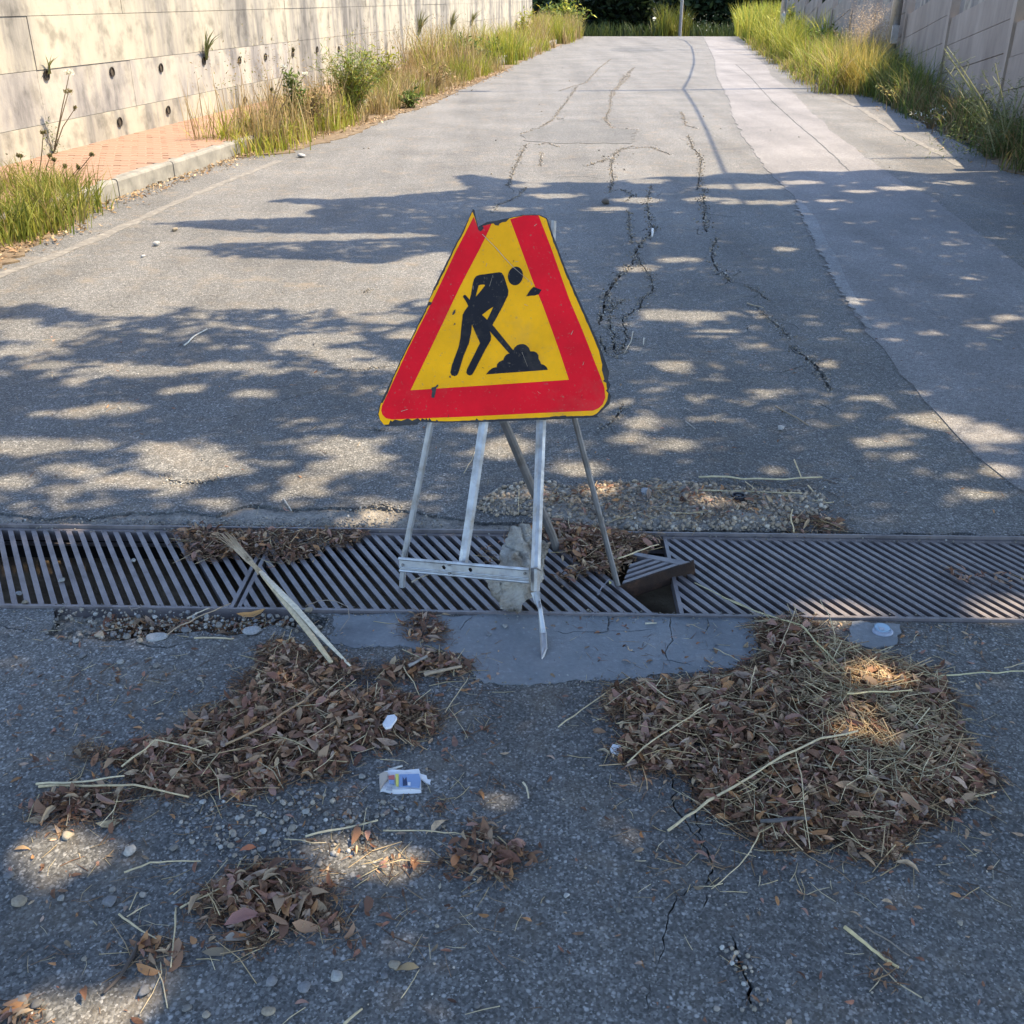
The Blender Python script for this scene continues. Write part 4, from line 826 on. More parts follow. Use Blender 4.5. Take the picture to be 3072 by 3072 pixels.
for i in range(24):
    c = LCOL[i % 10] * (.85 + .3 * ((i * 7) % 10) / 10); me = fast('leaf', LB[i][0], LB[i][1], np.tile(c, (11, 1)), True); me.materials.append(M['leaf']); LME.append(me)
def leaves_into(bag, pts, z, size, tilt=.4, cols=LCOL, bright=1.0):
    n = len(pts)
    for k in range(24):
        ix = np.arange(k, n, 24)
        if not len(ix): continue
        R = rotmats(rng.uniform(0, 6.28, len(ix)), rng.normal(0, tilt, len(ix)), rng.normal(0, tilt, len(ix)) + np.where(rng.random(len(ix)) < .3, math.pi, 0))
        V, T = inst(LB[k][0], LB[k][1], R, np.stack([pts[ix, 0], pts[ix, 1], z[ix]], 1), size[ix])
        c = cols[rng.integers(0, len(cols), len(ix))] * rng.uniform(.5, 1.4, (len(ix), 1)) * bright; bag.add(V, T, np.repeat(c, 11, 0))
def straws_into(bag, pts, z, L_, w, tilt=.12, cols=None, yaw=None, bend=.25):
    n = len(pts); yaw = rng.uniform(0, 6.28, n) if yaw is None else yaw; pit_ = rng.normal(0, tilt, n); d_ = np.stack([np.cos(yaw) * np.cos(pit_), np.sin(yaw) * np.cos(pit_), np.sin(pit_)], 1)
    s_ = np.stack([-np.sin(yaw), np.cos(yaw), np.zeros(n)], 1); up = np.cross(d_, s_); C0 = np.stack([pts[:, 0], pts[:, 1], z], 1); bd = rng.normal(0, bend, n)
    V = np.zeros((n, 9, 3))
    for a, q in enumerate((-.5, 0, .5)):
        c = C0 + d_ * (q * L_)[:, None] + s_ * (bd * L_ * (q * q - .08))[:, None]
        for b, an in enumerate((0, 2.1, 4.2)): V[:, a * 3 + b] = c + (s_ * math.cos(an) + up * math.sin(an)) * (w * (.6 if a == 2 else 1))[:, None]
    T = np.array([(a * 3 + b, a * 3 + (b + 1) % 3, a * 3 + 3 + (b + 1) % 3, a * 3 + 3 + b) for a in (0, 1) for b in range(3)]); T = np.vstack([T[:, [0, 1, 2]], T[:, [0, 2, 3]]])
    Tt = (T[None] + (np.arange(n) * 9)[:, None, None]).reshape(-1, 3)
    c = cols[rng.integers(0, len(cols), n)] * rng.uniform(.75, 1.2, (n, 1)); bag.add(V.reshape(-1, 3), Tt, np.repeat(c, 9, 0))
STC = np.array([(.46, .36, .20), (.38, .28, .15), (.52, .43, .27), (.30, .20, .11), (.42, .30, .17)]); FIB = np.array([(.14, .08, .045), (.20, .12, .065), (.09, .05, .03), (.27, .18, .10), (.17, .09, .05)])
def pile(label, polys, hmax, dens, nind, lsize=.036, mulch=True, straw=.35, fib=1.6, z0=0.0, cat='leaf pile', bright=1.0, rise=.10, straw_c=STC, gold=None):
    lsize *= .74; dens *= 1.6; straw *= .42; fib *= 1.1; hmax *= .72; t = thing('leaf_pile', label, cat); loose = Bag(); stb = Bag(); areas = []
    for P in polys:
        P = np.asarray(P); areas.append(abs((P[:, 0] * np.roll(P[:, 1], -1) - P[:, 1] * np.roll(P[:, 0], -1)).sum()) / 2)
    tot = sum(areas)
    for P, A_ in zip(polys, areas):
        P = np.asarray(P); hf = lambda p, dd: z0 + hmax * (1 - np.exp(-dd / rise))
        if mulch:
            def zf(p, dd): return z0 - .004 + (hf(p, dd) - z0) * .62 * (.75 + .25 * np.sin(p[:, 0] * 61) * np.sin(p[:, 1] * 53 + 1)) - .01 * np.exp(-dd / .006) - .012 * np.clip(-.15 - vnoise(np.c_[p, np.zeros(len(p))], 17, 31), 0, 1)
            cen = P.mean(0); Pm = cen + (P - cen) * .9; lumpy('mulch', rough([tuple(q) for q in Pm], .014, .011), zf, .0035, .009, M['mulch'], kind='stuff', parent=t)
        n = int(A_ * dens); pts = sample_in(P, int(n * 1.25)); kp = rng.random(len(pts)) < np.clip(.25 + edgedist(pts, P) / .055 * (.6 + .8 * rng.random()), 0, 1) * np.clip(.85 + .55 * vnoise(np.c_[pts, np.zeros(len(pts))], 17, 31), .12, 1); pts = pts[kp][:n]; n = len(pts); pts += rng.normal(0, 1, pts.shape) * np.where(rng.random(len(pts)) < .18, .032, .007)[:, None]; dd = np.where(inpoly(pts, P), edgedist(pts, P), 0); fz_ = rng.random(n) ** .35
        top = hf(pts, dd); z = z0 + (top - z0) * fz_ + .001 + .010 * rng.random(n) * np.clip(dd / .03, .05, 1)
        sz = lsize * np.minimum(np.exp(rng.normal(-.14, .42, n)), 1.75); order = np.argsort(-(fz_ + .4 * rng.random(n) + sz * 5)); k = int(nind * A_ / tot); ind, rest = order[:k], order[k:]
        tl = .35
        for i in ind:
            q = int(rng.integers(24)); o = bpy.data.objects.new('leaf', LME[q]); COL.objects.link(o); o.parent = t
            o.location = (pts[i, 0], pts[i, 1], top[i] + .004 + .008 * rng.random()); o.rotation_euler = (rng.normal(0, tl) + (math.pi if rng.random() < .0 else 0), rng.normal(0, tl), rng.uniform(0, 6.28)); s_ = sz[i] * 1.05; o.scale = (s_, s_, s_)
        leaves_into(loose, pts[rest], z[rest], sz[rest], .42, bright=bright)
        nc_ = int(n * .9); cp_ = sample_in(P, nc_) + rng.normal(0, .014, (nc_, 2)); cd_ = np.where(inpoly(cp_, P), edgedist(cp_, P), 0); leaves_into(loose, cp_, z0 + (hf(cp_, cd_) - z0) * rng.random(nc_) ** .4 + .002, lsize * rng.uniform(.16, .5, nc_), .5, bright=bright * .8)
        nf_ = int(n * fib); fp = sample_in(P, nf_) + rng.normal(0, .012, (nf_, 2)); fd = np.where(inpoly(fp, P), edgedist(fp, P), 0)
        straws_into(stb, fp, z0 + (hf(fp, fd) - z0) * rng.random(nf_) ** .3 + .002 + .006 * rng.random(nf_), rng.uniform(.010, .045, nf_), rng.uniform(.0004, .0010, nf_), .25, FIB)
        ns = int(n * straw); fp = sample_in(P, ns) + rng.normal(0, .016, (ns, 2)); fd = np.where(inpoly(fp, P), edgedist(fp, P), 0)
        straws_into(stb, fp, hf(fp, fd) * 1.0 + .003 + .012 * rng.random(ns) * np.clip(fd / .03, .1, 1), rng.uniform(.03, .13, ns), rng.uniform(.0006, .0014, ns), .13, straw_c)
    if gold is not None:
        fp = sample_in(np.array(gold), 620); fd = edgedist(fp, np.asarray(polys[0])); straws_into(stb, fp, z0 + hmax * (1 - np.exp(-fd / rise)) + .004 + .014 * rng.random(620), rng.uniform(.03, .15, 620), rng.uniform(.0006, .0014, 620), .15, straw_c)
    o = loose.build('leaves', M['leaf'], t, True); 
    if o: o['kind'] = 'stuff'
    o = stb.build('straw', M['straw'], t); o['kind'] = 'stuff'
    return t
B1 = lambda p: gw(cr(p, 1500, 1800, 1.229)); B0 = lambda p: gw(cr(p, 0, 1900, 1.288)); BM_ = lambda p: gw(cr(p, 1000, 2100, 2.76)); BG = lambda p: gw(cr(p, 1050, 1200, 1.756)); BL = lambda p: gw(cr(p, 500, 1500, 3.22))
pile('big right-hand heap of brown leaves mixed with golden straw below the right grate', [B1([(930, 78), (1100, 62), (1180, 100), (1260, 160), (1360, 200), (1600, 270), (1670, 350), (1680, 450), (1740, 560), (1860, 670), (1720, 770), (1580, 840), (1490, 890), (1490, 960), (1400, 985), (1320, 950), (1250, 905), (1100, 930), (1000, 925), (930, 890), (880, 850), (800, 790), (730, 770), (700, 700), (690, 640), (560, 650), (450, 600), (400, 560), (470, 500), (380, 420), (390, 330), (560, 300), (720, 290), (880, 262), (960, 200), (930, 130)])], .045, 9500, 300, .040, straw=.30, gold=B1([(1180, 150), (1600, 280), (1660, 450), (1720, 600), (1500, 760), (1300, 700), (1150, 480), (1100, 300)]))
pile('long left-hand drift of dark brown leaves running from the drain to the lower left', [B0([(990, 70), (1060, 20), (1180, 50), (1290, 90), (1400, 130), (1410, 170), (1300, 215), (1480, 215), (1600, 250), (1700, 290), (1720, 340), (1690, 400), (1560, 440), (1440, 450), (1340, 470), (1330, 550), (1230, 590), (1130, 560), (1060, 600), (1000, 640), (900, 650), (780, 620), (720, 640), (560, 630), (520, 600), (470, 520), (420, 500), (330, 500), (260, 470), (330, 425), (450, 470), (520, 425), (620, 400), (700, 370), (800, 285), (900, 250), (920, 170), (1000, 130)]), B0([(90, 680), (170, 635), (260, 600), (330, 590), (520, 600), (530, 660), (460, 740), (380, 720), (330, 745), (200, 745), (120, 720)])], .034, 8200, 300, .037, straw=.16)
pile('fan of leaves and twigs left of the bent sign foot on the apron edge', [B0([(1400, 150), (1520, 125), (1640, 60), (1720, 80), (1830, 118), (1790, 165), (1640, 175), (1490, 205)])], .024, 6500, 60, .034, straw=.3)
pile('small crumbly leaf heap on the apron left of the boulder', [BG([(250, 1195), (340, 1130), (430, 1115), (480, 1165), (545, 1225), (550, 1290), (430, 1310), (290, 1255)])], .022, 7500, 60, .032, straw=.1)
pile('lowest rounded heap of brown leaves near the bottom of the view', [B0([(870, 935), (1000, 885), (1180, 895), (1200, 950), (1330, 1000), (1290, 1075), (1400, 1170), (1430, 1200), (1290, 1155), (1160, 1140), (1090, 1180), (1020, 1250), (950, 1230), (860, 1150), (780, 1120), (700, 1065), (770, 1020), (690, 1005), (780, 985)])], .034, 7500, 120, .042, straw=.22)
pile('small straw-tangled heap with a white chip at lower left', [B0([(570, 1180), (640, 1160), (720, 1215), (690, 1290), (570, 1325), (510, 1270)])], .014, 6500, 30, .036, straw=.5)
pile('loose clump of curled orange-brown leaves right of the sunlit patch', [BM_([(1000, 1080), (1200, 1010), (1330, 1090), (1400, 1140), (1600, 1200), (1690, 1330), (1540, 1430), (1420, 1530), (1250, 1500), (1100, 1400), (1010, 1460), (900, 1400), (770, 1360), (900, 1290), (1050, 1250), (1180, 1230), (1100, 1150)])], .022, 5200, 70, .042, straw=.2)
pile('sunlit scatter of golden straw and leaf bits at lower centre-left', [BM_([(120, 1140), (250, 1090), (320, 1110), (300, 1250), (420, 1330), (600, 1310), (740, 1350), (640, 1480), (500, 1470), (380, 1440), (270, 1350), (180, 1270)])], .012, 4200, 20, .036, mulch=False, straw=1.3)
pile('silted leaf drift covering the joint of the two left grates', [BL([(60, 310), (250, 265), (500, 295), (800, 300), (1000, 292), (1300, 305), (1600, 282), (1900, 290), (1950, 340), (1850, 400), (1700, 475), (1560, 440), (1450, 510), (1380, 570), (1240, 590), (1060, 610), (960, 560), (820, 520), (640, 555), (520, 570), (380, 605), (250, 600), (190, 500), (100, 420)])], .016, 7500, 90, .030, straw=.12, z0=.002)
pile('heap of curled tan leaves on the middle grate around the back leg', [BG([(820, 720), (900, 680), (1000, 645), (1150, 655), (1350, 690), (1600, 722), (1640, 765), (1560, 800), (1440, 880), (1420, 935), (1340, 920), (1200, 870), (1120, 800), (1090, 740), (900, 745)]), BG([(1080, 930), (1150, 890), (1240, 868), (1290, 890), (1200, 930), (1110, 985)])], .030, 7600, 130, .037, straw=.2, z0=.002, bright=1.2)
pile('little wad of chewed leaves left of the boulder on the grate', [BG([(630, 840), (700, 780), (765, 770), (755, 860), (690, 855)])], .016, 8000, 16, .028, z0=.002)
pile('leaf litter filling the ditch below the left grate', [BL([(-590, 1100), (-300, 1060), (0, 1090), (300, 1100), (700, 1110), (1100, 1090), (1200, 1140), (1150, 1230), (900, 1230), (600, 1240), (300, 1250), (0, 1290), (-300, 1290), (-560, 1290), (-740, 1270)])], .024, 5200, 90, .036, straw=.25, z0=-.024)
pile('few pale curled leaves lying on the right-hand grate', [gw(cr([(1530, 545), (1600, 560), (1700, 605), (1800, 592), (1930, 600), (1900, 650), (1680, 655), (1570, 615)], 1850, 1350, 1.581))], .012, 2900, 40, .036, mulch=False, straw=.1, fib=.2, z0=.002, bright=1.5)
pile('small straw and leaf wad at the right end of the gravel', [gw(cr([(780, 380), (820, 300), (900, 310), (1040, 330), (1090, 390), (900, 408)], 1850, 1350, 1.581))], .022, 6000, 40, .032, straw=.4)
pile('leaves and pale stones in the bottom left corner', [B0([(-60, 1450), (40, 1435), (120, 1440), (165, 1480), (150, 1560), (-60, 1580)])], .014, 4000, 20, .04, straw=.1)
pile('tiny straw tuft right of the lone stem near the lower right', [B1([(1365, 1330), (1440, 1320), (1500, 1390), (1440, 1440), (1370, 1410)])], .010, 5200, 10, .028, mulch=False, straw=.8)
pile('fine brown crumbs gathered in the crack below the right heap', [B1([(665, 1030), (720, 1010), (760, 1050), (700, 1070)]), B1([(735, 900), (790, 930), (800, 990), (760, 1000)]), B1([(880, 1300), (925, 1340), (905, 1390), (870, 1370)]), B1([(890, 1400), (930, 1440), (955, 1510), (915, 1520)])], .008, 5200, 12, .026, mulch=False, straw=.3)
pile('two tiny brown leaf crumbs on bare asphalt right of the packet', [BM_([(1275, 740), (1380, 700), (1490, 680), (1500, 710), (1320, 770)]), BM_([(810, 900), (880, 870), (960, 890), (930, 950), (840, 965)])], .010, 7000, 16, .022, straw=.05, fib=2.5)
pile('brown leaf bits caught among the gravel stones', [gw(cr([(400, 110), (700, 90), (1000, 100), (1400, 110), (1640, 160), (1600, 240), (1200, 260), (800, 250), (500, 200)], 1300, 1400, 1.486))], .004, 800, 60, .034, mulch=False, straw=.5, fib=1.6, z0=.010)
# scattered fragments
bag = Bag()
for P, n in ((gw([(-60, 1850), (3130, 1900), (3130, 3120), (-60, 3120)]), 330), (gw([(0, 2000), (1500, 1950), (1500, 2850), (100, 2850)]), 420), (gw([(1700, 1850), (2990, 1880), (3000, 2750), (1900, 2750)]), 380), (gw([(0, 1000), (3072, 1000), (3072, 1560), (0, 1560)]), 150)):
    pts = sample_in(np.array(P), n); leaves_into(bag, pts, np.full(n, .0015), rng.uniform(.008, .028, n), .2)
o = bag.build('leaf_litter', M['leaf'], None, True); tag(o, 'broken leaf bits strewn over the near asphalt', 'leaf litter', None, 'stuff')
bag = Bag()
for P, n in ((gw([(-60, 1850), (3130, 1900), (3130, 3120), (-60, 3120)]), 240), (gw([(200, 2000), (1500, 1950), (1500, 2900), (100, 2900)]), 520), (gw([(1700, 1850), (3000, 1880), (3000, 2700), (1900, 2700)]), 560), (gw([(1900, 1420), (2560, 1420), (2560, 1600), (1900, 1560)]), 120), (gw([(0, 1000), (3072, 1000), (3072, 1560), (0, 1560)]), 120)):
    pts = sample_in(np.array(P), n); straws_into(bag, pts, np.full(n, .0018), rng.uniform(.012, .06, n), rng.uniform(.0004, .0010, n), .03, np.vstack([FIB, STC[:3]]))
o = bag.build('straw_litter', M['straw']); tag(o, 'thin straw bits strewn over the near asphalt', 'straw', None, 'stuff')
# verge litter
bag = Bag()
ly = rng.uniform(6.2, 26, 3400); lx = np.array([kerbx(y) for y in ly]) + np.abs(rng.normal(0, .14, 3400)) + np.where(ly < 7.7, .22, np.where(ly > 11.5, np.clip((ly - 11.5) * .12, 0, .42), 0)) - .03
leaves_into(bag, np.stack([lx, ly], 1), np.full(3400, .016), rng.uniform(.022, .058, 3400), .35, np.array([(.30, .21, .115), (.25, .165, .085), (.34, .26, .16), (.19, .115, .06)]))
ly = rng.uniform(8, 26, 500); lx = np.array([redge(y) for y in ly]) + rng.normal(.15, .2, 500); leaves_into(bag, np.stack([lx, ly], 1), np.full(500, .016), rng.uniform(.03, .07, 500), .35, np.array([(.42, .32, .18), (.30, .2, .1)]))
o = bag.build('leaf_litter', M['leaf'], None, True); tag(o, 'dry pale leaves gathered along the kerb and verges', 'leaf litter', None, 'stuff')
# individual leaves
def one_leaf(px, py, size, col, label, yaw, tilt=(.1, .1), k=3, z=.002):
    x, y = G(px, py); V, T = LB[k]; me = fast('dry_leaf', V, T, np.tile(np.array(col), (11, 1)), True); o = link('dry_leaf', me, M['leaf']); o.location = (x, y, z); o.rotation_euler = (tilt[0], tilt[1], yaw)
    s_ = size / F * math.hypot(x, y, H); o.scale = (s_, s_, s_); tag(o, label, 'leaf')
one_leaf(1810, 2262, 46, (.40, .33, .22), 'pale tan leaf left of the scrap of packet by the right heap', 2.6, k=5)
one_leaf(735, 2788, 105, (.22, .115, .10), 'large purplish pointed leaf at the front of the lowest heap', .35, (.25, .1), 8, .02); one_leaf(718, 2822, 90, (.27, .24, .20), 'grey-brown leaf flat in front of the purplish one', .1, k=4); one_leaf(660, 2858, 95, (.20, .16, .11), 'long narrow dark leaf curling away below the lowest heap', .12, k=11)
one_leaf(1222, 2910, 66, (.33, .23, .12), 'tan leaf pinned beneath a stone at the bottom', .25, k=6); one_leaf(930, 2265, 80, (.30, .20, .14), 'largest pinkish-brown leaf at the lower edge of the left drift', 2.2, (.3, 0), 7, .03); one_leaf(1195, 2210, 66, (.24, .16, .12), 'dull brown leaf below the white tablet-like stone', 2.2, k=2, z=.02)
one_leaf(1212, 2255, 2, (.2, .15, .1), 'crumb of leaf near the packet', 0); one_leaf(322, 2430, 90, (.34, .20, .14), 'pinkish curled leaf on the lower left bundle of straw', 2.5, (.4, .1), 9, .02); one_leaf(330, 2470, 72, (.42, .33, .20), 'pale leaf at the lower edge of the straw bundle at left', .4, k=10); one_leaf(68, 2552, 42, (.38, .24, .12), 'single small tan leaf left of the sunlit spot', .1)
one_leaf(745, 2552, 48, (.42, .15, .075), 'orange-red leaf among the pebbles below the left drift', .5, (.3, .2), 6, .004); one_leaf(752, 1846, 86, (.42, .23, .09), 'big orange-brown curled leaf at the ditch below the left grate joint', .5, (.5, .1), 12, .006); one_leaf(2600, 2585, 78, (.36, .24, .14), 'broad tan leaf at the lower right tip of the right heap', 1.9, (.2, .2), 13, .006)
one_leaf(1370, 2600, 62, (.33, .15, .07), 'orange-brown curled leaf in the clump at lower centre', 1.2, (.5, .2), 14, .016); one_leaf(1385, 2580, 62, (.27, .24, .21), 'silvery grey leaf in the clump at lower centre', 2.1, (.2, .2), 15, .012); one_leaf(1320, 2660, 26, (.40, .36, .27), 'narrow pale leaf upright below the lower centre clump', 1.5, k=11); one_leaf(2145, 2410, 50, (.36, .23, .12), 'ochre leaf on the near left edge of the right heap', 2.0, (.2, .1), 7, .01)
one_leaf(1830, 1768, 30, (.46, .44, .16), 'small yellow-green leaf beside the back leg foot', 1.3, (.5, .3), 3, .02)

def stalk(pts, w, label, col=(.50, .40, .24), name='straw_stalk', cat='straw', mat=None, z=.006, lift=None):
    if len(pts) > 1 and math.dist(pts[0], pts[-1]) > 40:
        lf = lift if lift is not None else [z] * len(pts); q_ = []; l_ = []
        for i in range(len(pts) - 1):
            for j in range(3): u_ = j / 3; jt = min(2.6, math.dist(pts[i], pts[i + 1]) * .018); q_.append((pts[i][0] + (pts[i + 1][0] - pts[i][0]) * u_ + (rng.normal(0, jt) if j else 0), pts[i][1] + (pts[i + 1][1] - pts[i][1]) * u_ + (rng.normal(0, jt) if j else 0))); l_.append(lf[i] + (lf[i + 1] - lf[i]) * u_)
        pts = q_ + [pts[-1]]; lift = l_ + [lf[len(pts) and -1]]
    w *= .82; P = []
    for i, (a, b) in enumerate(pts):
        zz_ = z if lift is None else lift[i]; x, y = G(a, b, zz_); P.append((x, y, zz_))
    ws = [w * (1 - .35 * i / max(1, len(P) - 1)) * rng.uniform(.85, 1.15) for i in range(len(P))]; m = MB().tube(P, ws, 6); me = fast(name, np.array(m.V), np.array([(f[0], f[k], f[k + 1]) for f in m.F for k in range(1, len(f) - 1)]), np.tile(np.array(col), (len(m.V), 1)), True)
    return tag(link(name, me, mat or M['straw']), label, cat)
A = lambda p: cr(p, 1500, 1800, 1.229)
stalk(A([(620, 850), (720, 780), (860, 690), (1050, 570), (1180, 510), (1320, 482)]), .0042, 'thickest golden reed stalk slanting across the right heap', lift=[.004, .014, .03, .05, .055, .06])
stalk(A([(470, 600), (560, 520), (660, 455), (770, 382)]), .0024, 'tan stalk slanting up the left part of the right heap', lift=[.02, .04, .045, .05]); stalk(A([(215, 468), (300, 405), (400, 335), (478, 285)]), .0022, 'green-gold stalk lying on bare asphalt left of the right heap')
stalk(A([(820, -10), (1000, 60), (1110, 92)]), .0026, 'long straw running over the right grate edge into the heap', (.46, .40, .22), lift=[.004, .02, .05]); stalk(A([(1110, 92), (1160, 150), (1220, 210), (1300, 290)]), .0026, 'bent continuation straw dipping into the top of the right heap', (.46, .40, .22), lift=[.05, .05, .04, .035]); stalk(A([(1180, 0), (1215, 60), (1235, 130), (1235, 205)]), .0016, 'thin upright straw standing on the right grate front', lift=[.07, .06, .04, .02])
stalk(A([(1090, 30), (1060, 110), (1030, 180)]), .0016, 'thin straw leaning over the top of the right heap', (.42, .33, .2), lift=[.05, .045, .04]); stalk(A([(1480, 300), (1640, 278), (1780, 266), (1932, 262), (2050, 258)]), .0026, 'long pale straw reaching to the right edge of the view', (.50, .44, .25)); stalk(A([(1860, 250), (1932, 232)]), .0016, 'short straw crossing the long one at the right edge')
stalk(A([(1270, 1205), (1350, 1268), (1420, 1325), (1470, 1355)]), .0045, 'flat golden blade alone on the asphalt at lower right', (.56, .45, .24)); stalk(A([(1350, 1205), (1440, 1260), (1510, 1312)]), .0018, 'grey twig beside the flat golden blade', (.25, .2, .15)); stalk(A([(1575, 718), (1690, 690), (1815, 655)]), .003, 'ochre stalk at the right tip of the heap', (.46, .34, .14)); stalk(A([(1690, 735), (1760, 722), (1830, 708)]), .0032, 'pale split stalk below the ochre one')
stalk(A([(955, 862), (920, 930), (880, 980), (780, 1065)]), .0018, 'bent straw running down from the heap toward the crack', lift=[.02, .008, .005, .004]); stalk(A([(1090, 560), (1115, 680), (1125, 790), (1143, 920)]), .0016, 'long thin straw lying upright down the right heap', lift=[.05, .05, .04, .006]); stalk(A([(545, 300), (660, 296), (790, 288)]), .0026, 'straw lying along the apron edge above the right heap', lift=[.01] * 3)
stalk(A([(790, 178), (850, 205), (890, 230)]), .0014, 'short bent straw on the apron near the heap'); stalk(A([(1280, 345), (1400, 338), (1520, 332)]), .0026, 'bright straw in the sunlit spot on the right heap', (.56, .45, .24), lift=[.06] * 3); stalk(A([(940, 250), (925, 310), (915, 330), (942, 345)][:3]), .0014, 'short straw over the upper left of the right heap', lift=[.05] * 3); stalk(A([(1060, 800), (1140, 806), (960, 815)][::-1][:2] + [(1140, 804)]), .005, 'dark grey twig low in the right heap', (.09, .08, .075), lift=[.03, .032, .03]); stalk(A([(85, 672), (98, 690), (105, 730)]), .0030, 'short pale straw bit alone on the asphalt in the middle', (.5, .43, .30))
A = lambda p: cr(p, 0, 1900, 1.288)
stalk(A([(140, 582), (300, 575), (480, 550)]), .0034, 'upper pale straw of the bundle at lower left', (.50, .42, .27), lift=[.004, .02, .03]); stalk(A([(150, 592), (350, 590), (520, 585), (730, 632)]), .0036, 'lower long straw of the bundle at lower left', (.46, .36, .21), lift=[.004, .016, .025, .012]); stalk(A([(470, 515), (600, 410), (780, 455)]), .0028, 'straw folded into a sharp elbow at the left drift', lift=[.02, .035, .03]); stalk(A([(870, 430), (1000, 370), (1140, 280), (1230, 215)]), .0034, 'long brown twig along the crest of the left drift', (.28, .19, .11), lift=[.04, .05, .045, .03])
stalk(A([(480, 924), (580, 885), (680, 880), (775, 880)]), .0024, 'two-part straw below the orange-red leaf'); stalk(A([(1180, 785), (1320, 755), (1460, 722)]), .0032, 'pale thick straw above the sunlit patch', (.52, .43, .27)); stalk(A([(1100, 795), (1260, 808)]), .0016, 'thin straw left of the sunlit patch'); stalk(A([(1480, 762), (1640, 762), (1760, 770), (1870, 805)]), .0020, 'long thin stem linking the sunlit patch to the clump'); stalk(A([(460, 1085), (520, 1130), (605, 1180)]), .0028, 'tan stalk pointing into the straw-tangled heap', lift=[.003, .006, .012])
stalk(A([(680, 1060), (675, 1150), (660, 1290)]), .0022, 'pale stem lying upright beside the straw-tangled heap', lift=[.004, .014, .012]); stalk(A([(535, 1195), (500, 1270), (460, 1330), (400, 1390)]), .0055, 'dark peeled strip of bark at lower left', (.075, .06, .05), cat='bark strip', name='bark_strip'); stalk(A([(695, 1062), (780, 1020), (870, 975)]), .0024, 'straw leaning on the lowest heap', lift=[.003, .012, .02]); stalk(A([(620, 1270), (625, 1310), (590, 1390), (540, 1470)]), .0012, 'thin curved stem running to the bottom edge'); stalk(A([(1550, 1410), (1590, 1350), (1620, 1300)]), .0012, 'thin stem below the pinned leaf')
stalk(A([(1720, 305), (1770, 230), (1815, 160)]), .0014, 'thin straight straw right of the left drift'); stalk(A([(1735, 290), (1790, 370), (1808, 405)]), .0010, 'thin bent straw right of the white tablet stone'); stalk(A([(1560, 130), (1600, 190), (1620, 240)]), .0018, 'straw falling from the leaf fan', lift=[.02, .01, .004]); stalk(A([(1640, 160), (1700, 145), (1785, 128)]), .0065, 'pale broken stick at the right of the leaf fan', (.33, .25, .17), cat='stick', name='stick', lift=[.02, .022, .02]); stalk(A([(1580, 125), (1610, 110), (1650, 88)]), .0055, 'grey curved stick in the leaf fan', (.24, .22, .2), cat='stick', name='stick', lift=[.022] * 3); stalk(A([(1330, 1510), (1400, 1450)]), .0035, 'straw stub at the bottom edge', (.45, .36, .22)); stalk(A([(750, 18), (860, 18), (905, 20)]), .003, 'straw lying on the asphalt below the ditch', (.46, .37, .23))
stalk(A([(670, 1010), (700, 985), (510, 1070)][:2]), .0014, 'short straw bit above the tangled heap'); stalk(A([(500, 1068), (530, 1000)]), .0014, 'lone straw bit above the tan stalk'); stalk(A([(490, 1095), (580, 1045)]), .0014, 'pale straw meeting the tan stalk end'); stalk(A([(1500, 528), (1555, 512)]), .004, 'pale flat chip of straw just above the packet', (.55, .53, .48)); stalk(A([(1470, 487), (1560, 493), (1578, 505)]), .0010, 'thin bent stem above the packet')
A = lambda p: cr(p, 1850, 1350, 1.581)
stalk(A([(390, 128), (600, 138), (800, 140), (975, 128)]), .0046, 'long pale reed lying across behind the gravel', (.50, .42, .26), lift=[.012] * 4); stalk(A([(370, 190), (600, 195), (880, 204)]), .0036, 'second long reed lying over the gravel', (.46, .38, .24), lift=[.016] * 3); stalk(A([(842, 45), (858, 85), (875, 130)]), .0036, 'short pale straw standing off the long reed', lift=[.03, .02, .016]); stalk(A([(908, 168), (935, 200), (958, 235)]), .0036, 'short pale straw right of the second reed')
stalk(A([(930, 240), (1000, 250), (1030, 246)]), .003, 'bleached straw at the right of the gravel'); stalk(A([(840, 390), (825, 310), (835, 280)]), .0034, 'curled straw rising from the wad beside the gravel', lift=[.02, .05, .045]); stalk(A([(610, 150), (650, 180), (640, 190)]), .0022, 'small crossing straw between the two reeds', lift=[.014] * 3); stalk(A([(5, 515), (100, 480), (200, 448)]), .0030, 'pale straw bridging the leaf heap and the right grate', lift=[.035, .035, .02]); stalk(cr([(370, 630), (560, 725), (720, 790)], 1850, 1350, 1.581), .0022, 'straw lying over the left of the right-hand grate', (.42, .37, .22), lift=[.006, .012, .02])
A = lambda p: cr(p, 1050, 1200, 1.756)
stalk(A([(325, 960), (370, 935), (415, 918)]), .0035, 'twig on the grate below the cross bar', (.33, .28, .22)); stalk(A([(1305, 1025), (1330, 980), (1365, 945)]), .0030, 'blue-grey twig beside the back leg foot', (.16, .16, .19)); stalk(A([(1555, 1177), (1585, 1176), (1615, 1175)]), .0030, 'pale chip of straw alone on the apron', (.5, .44, .32)); stalk(A([(890, 470), (887, 540), (890, 605)]), .0016, 'thin pale stem upright in the gravel', lift=[.02, .015, .004]); stalk(A([(600, 385), (640, 320), (660, 265)]), .0016, 'dry grass stem on the road behind the centre post')
A = lambda p: cr(p, 1800, 500, 1.519)
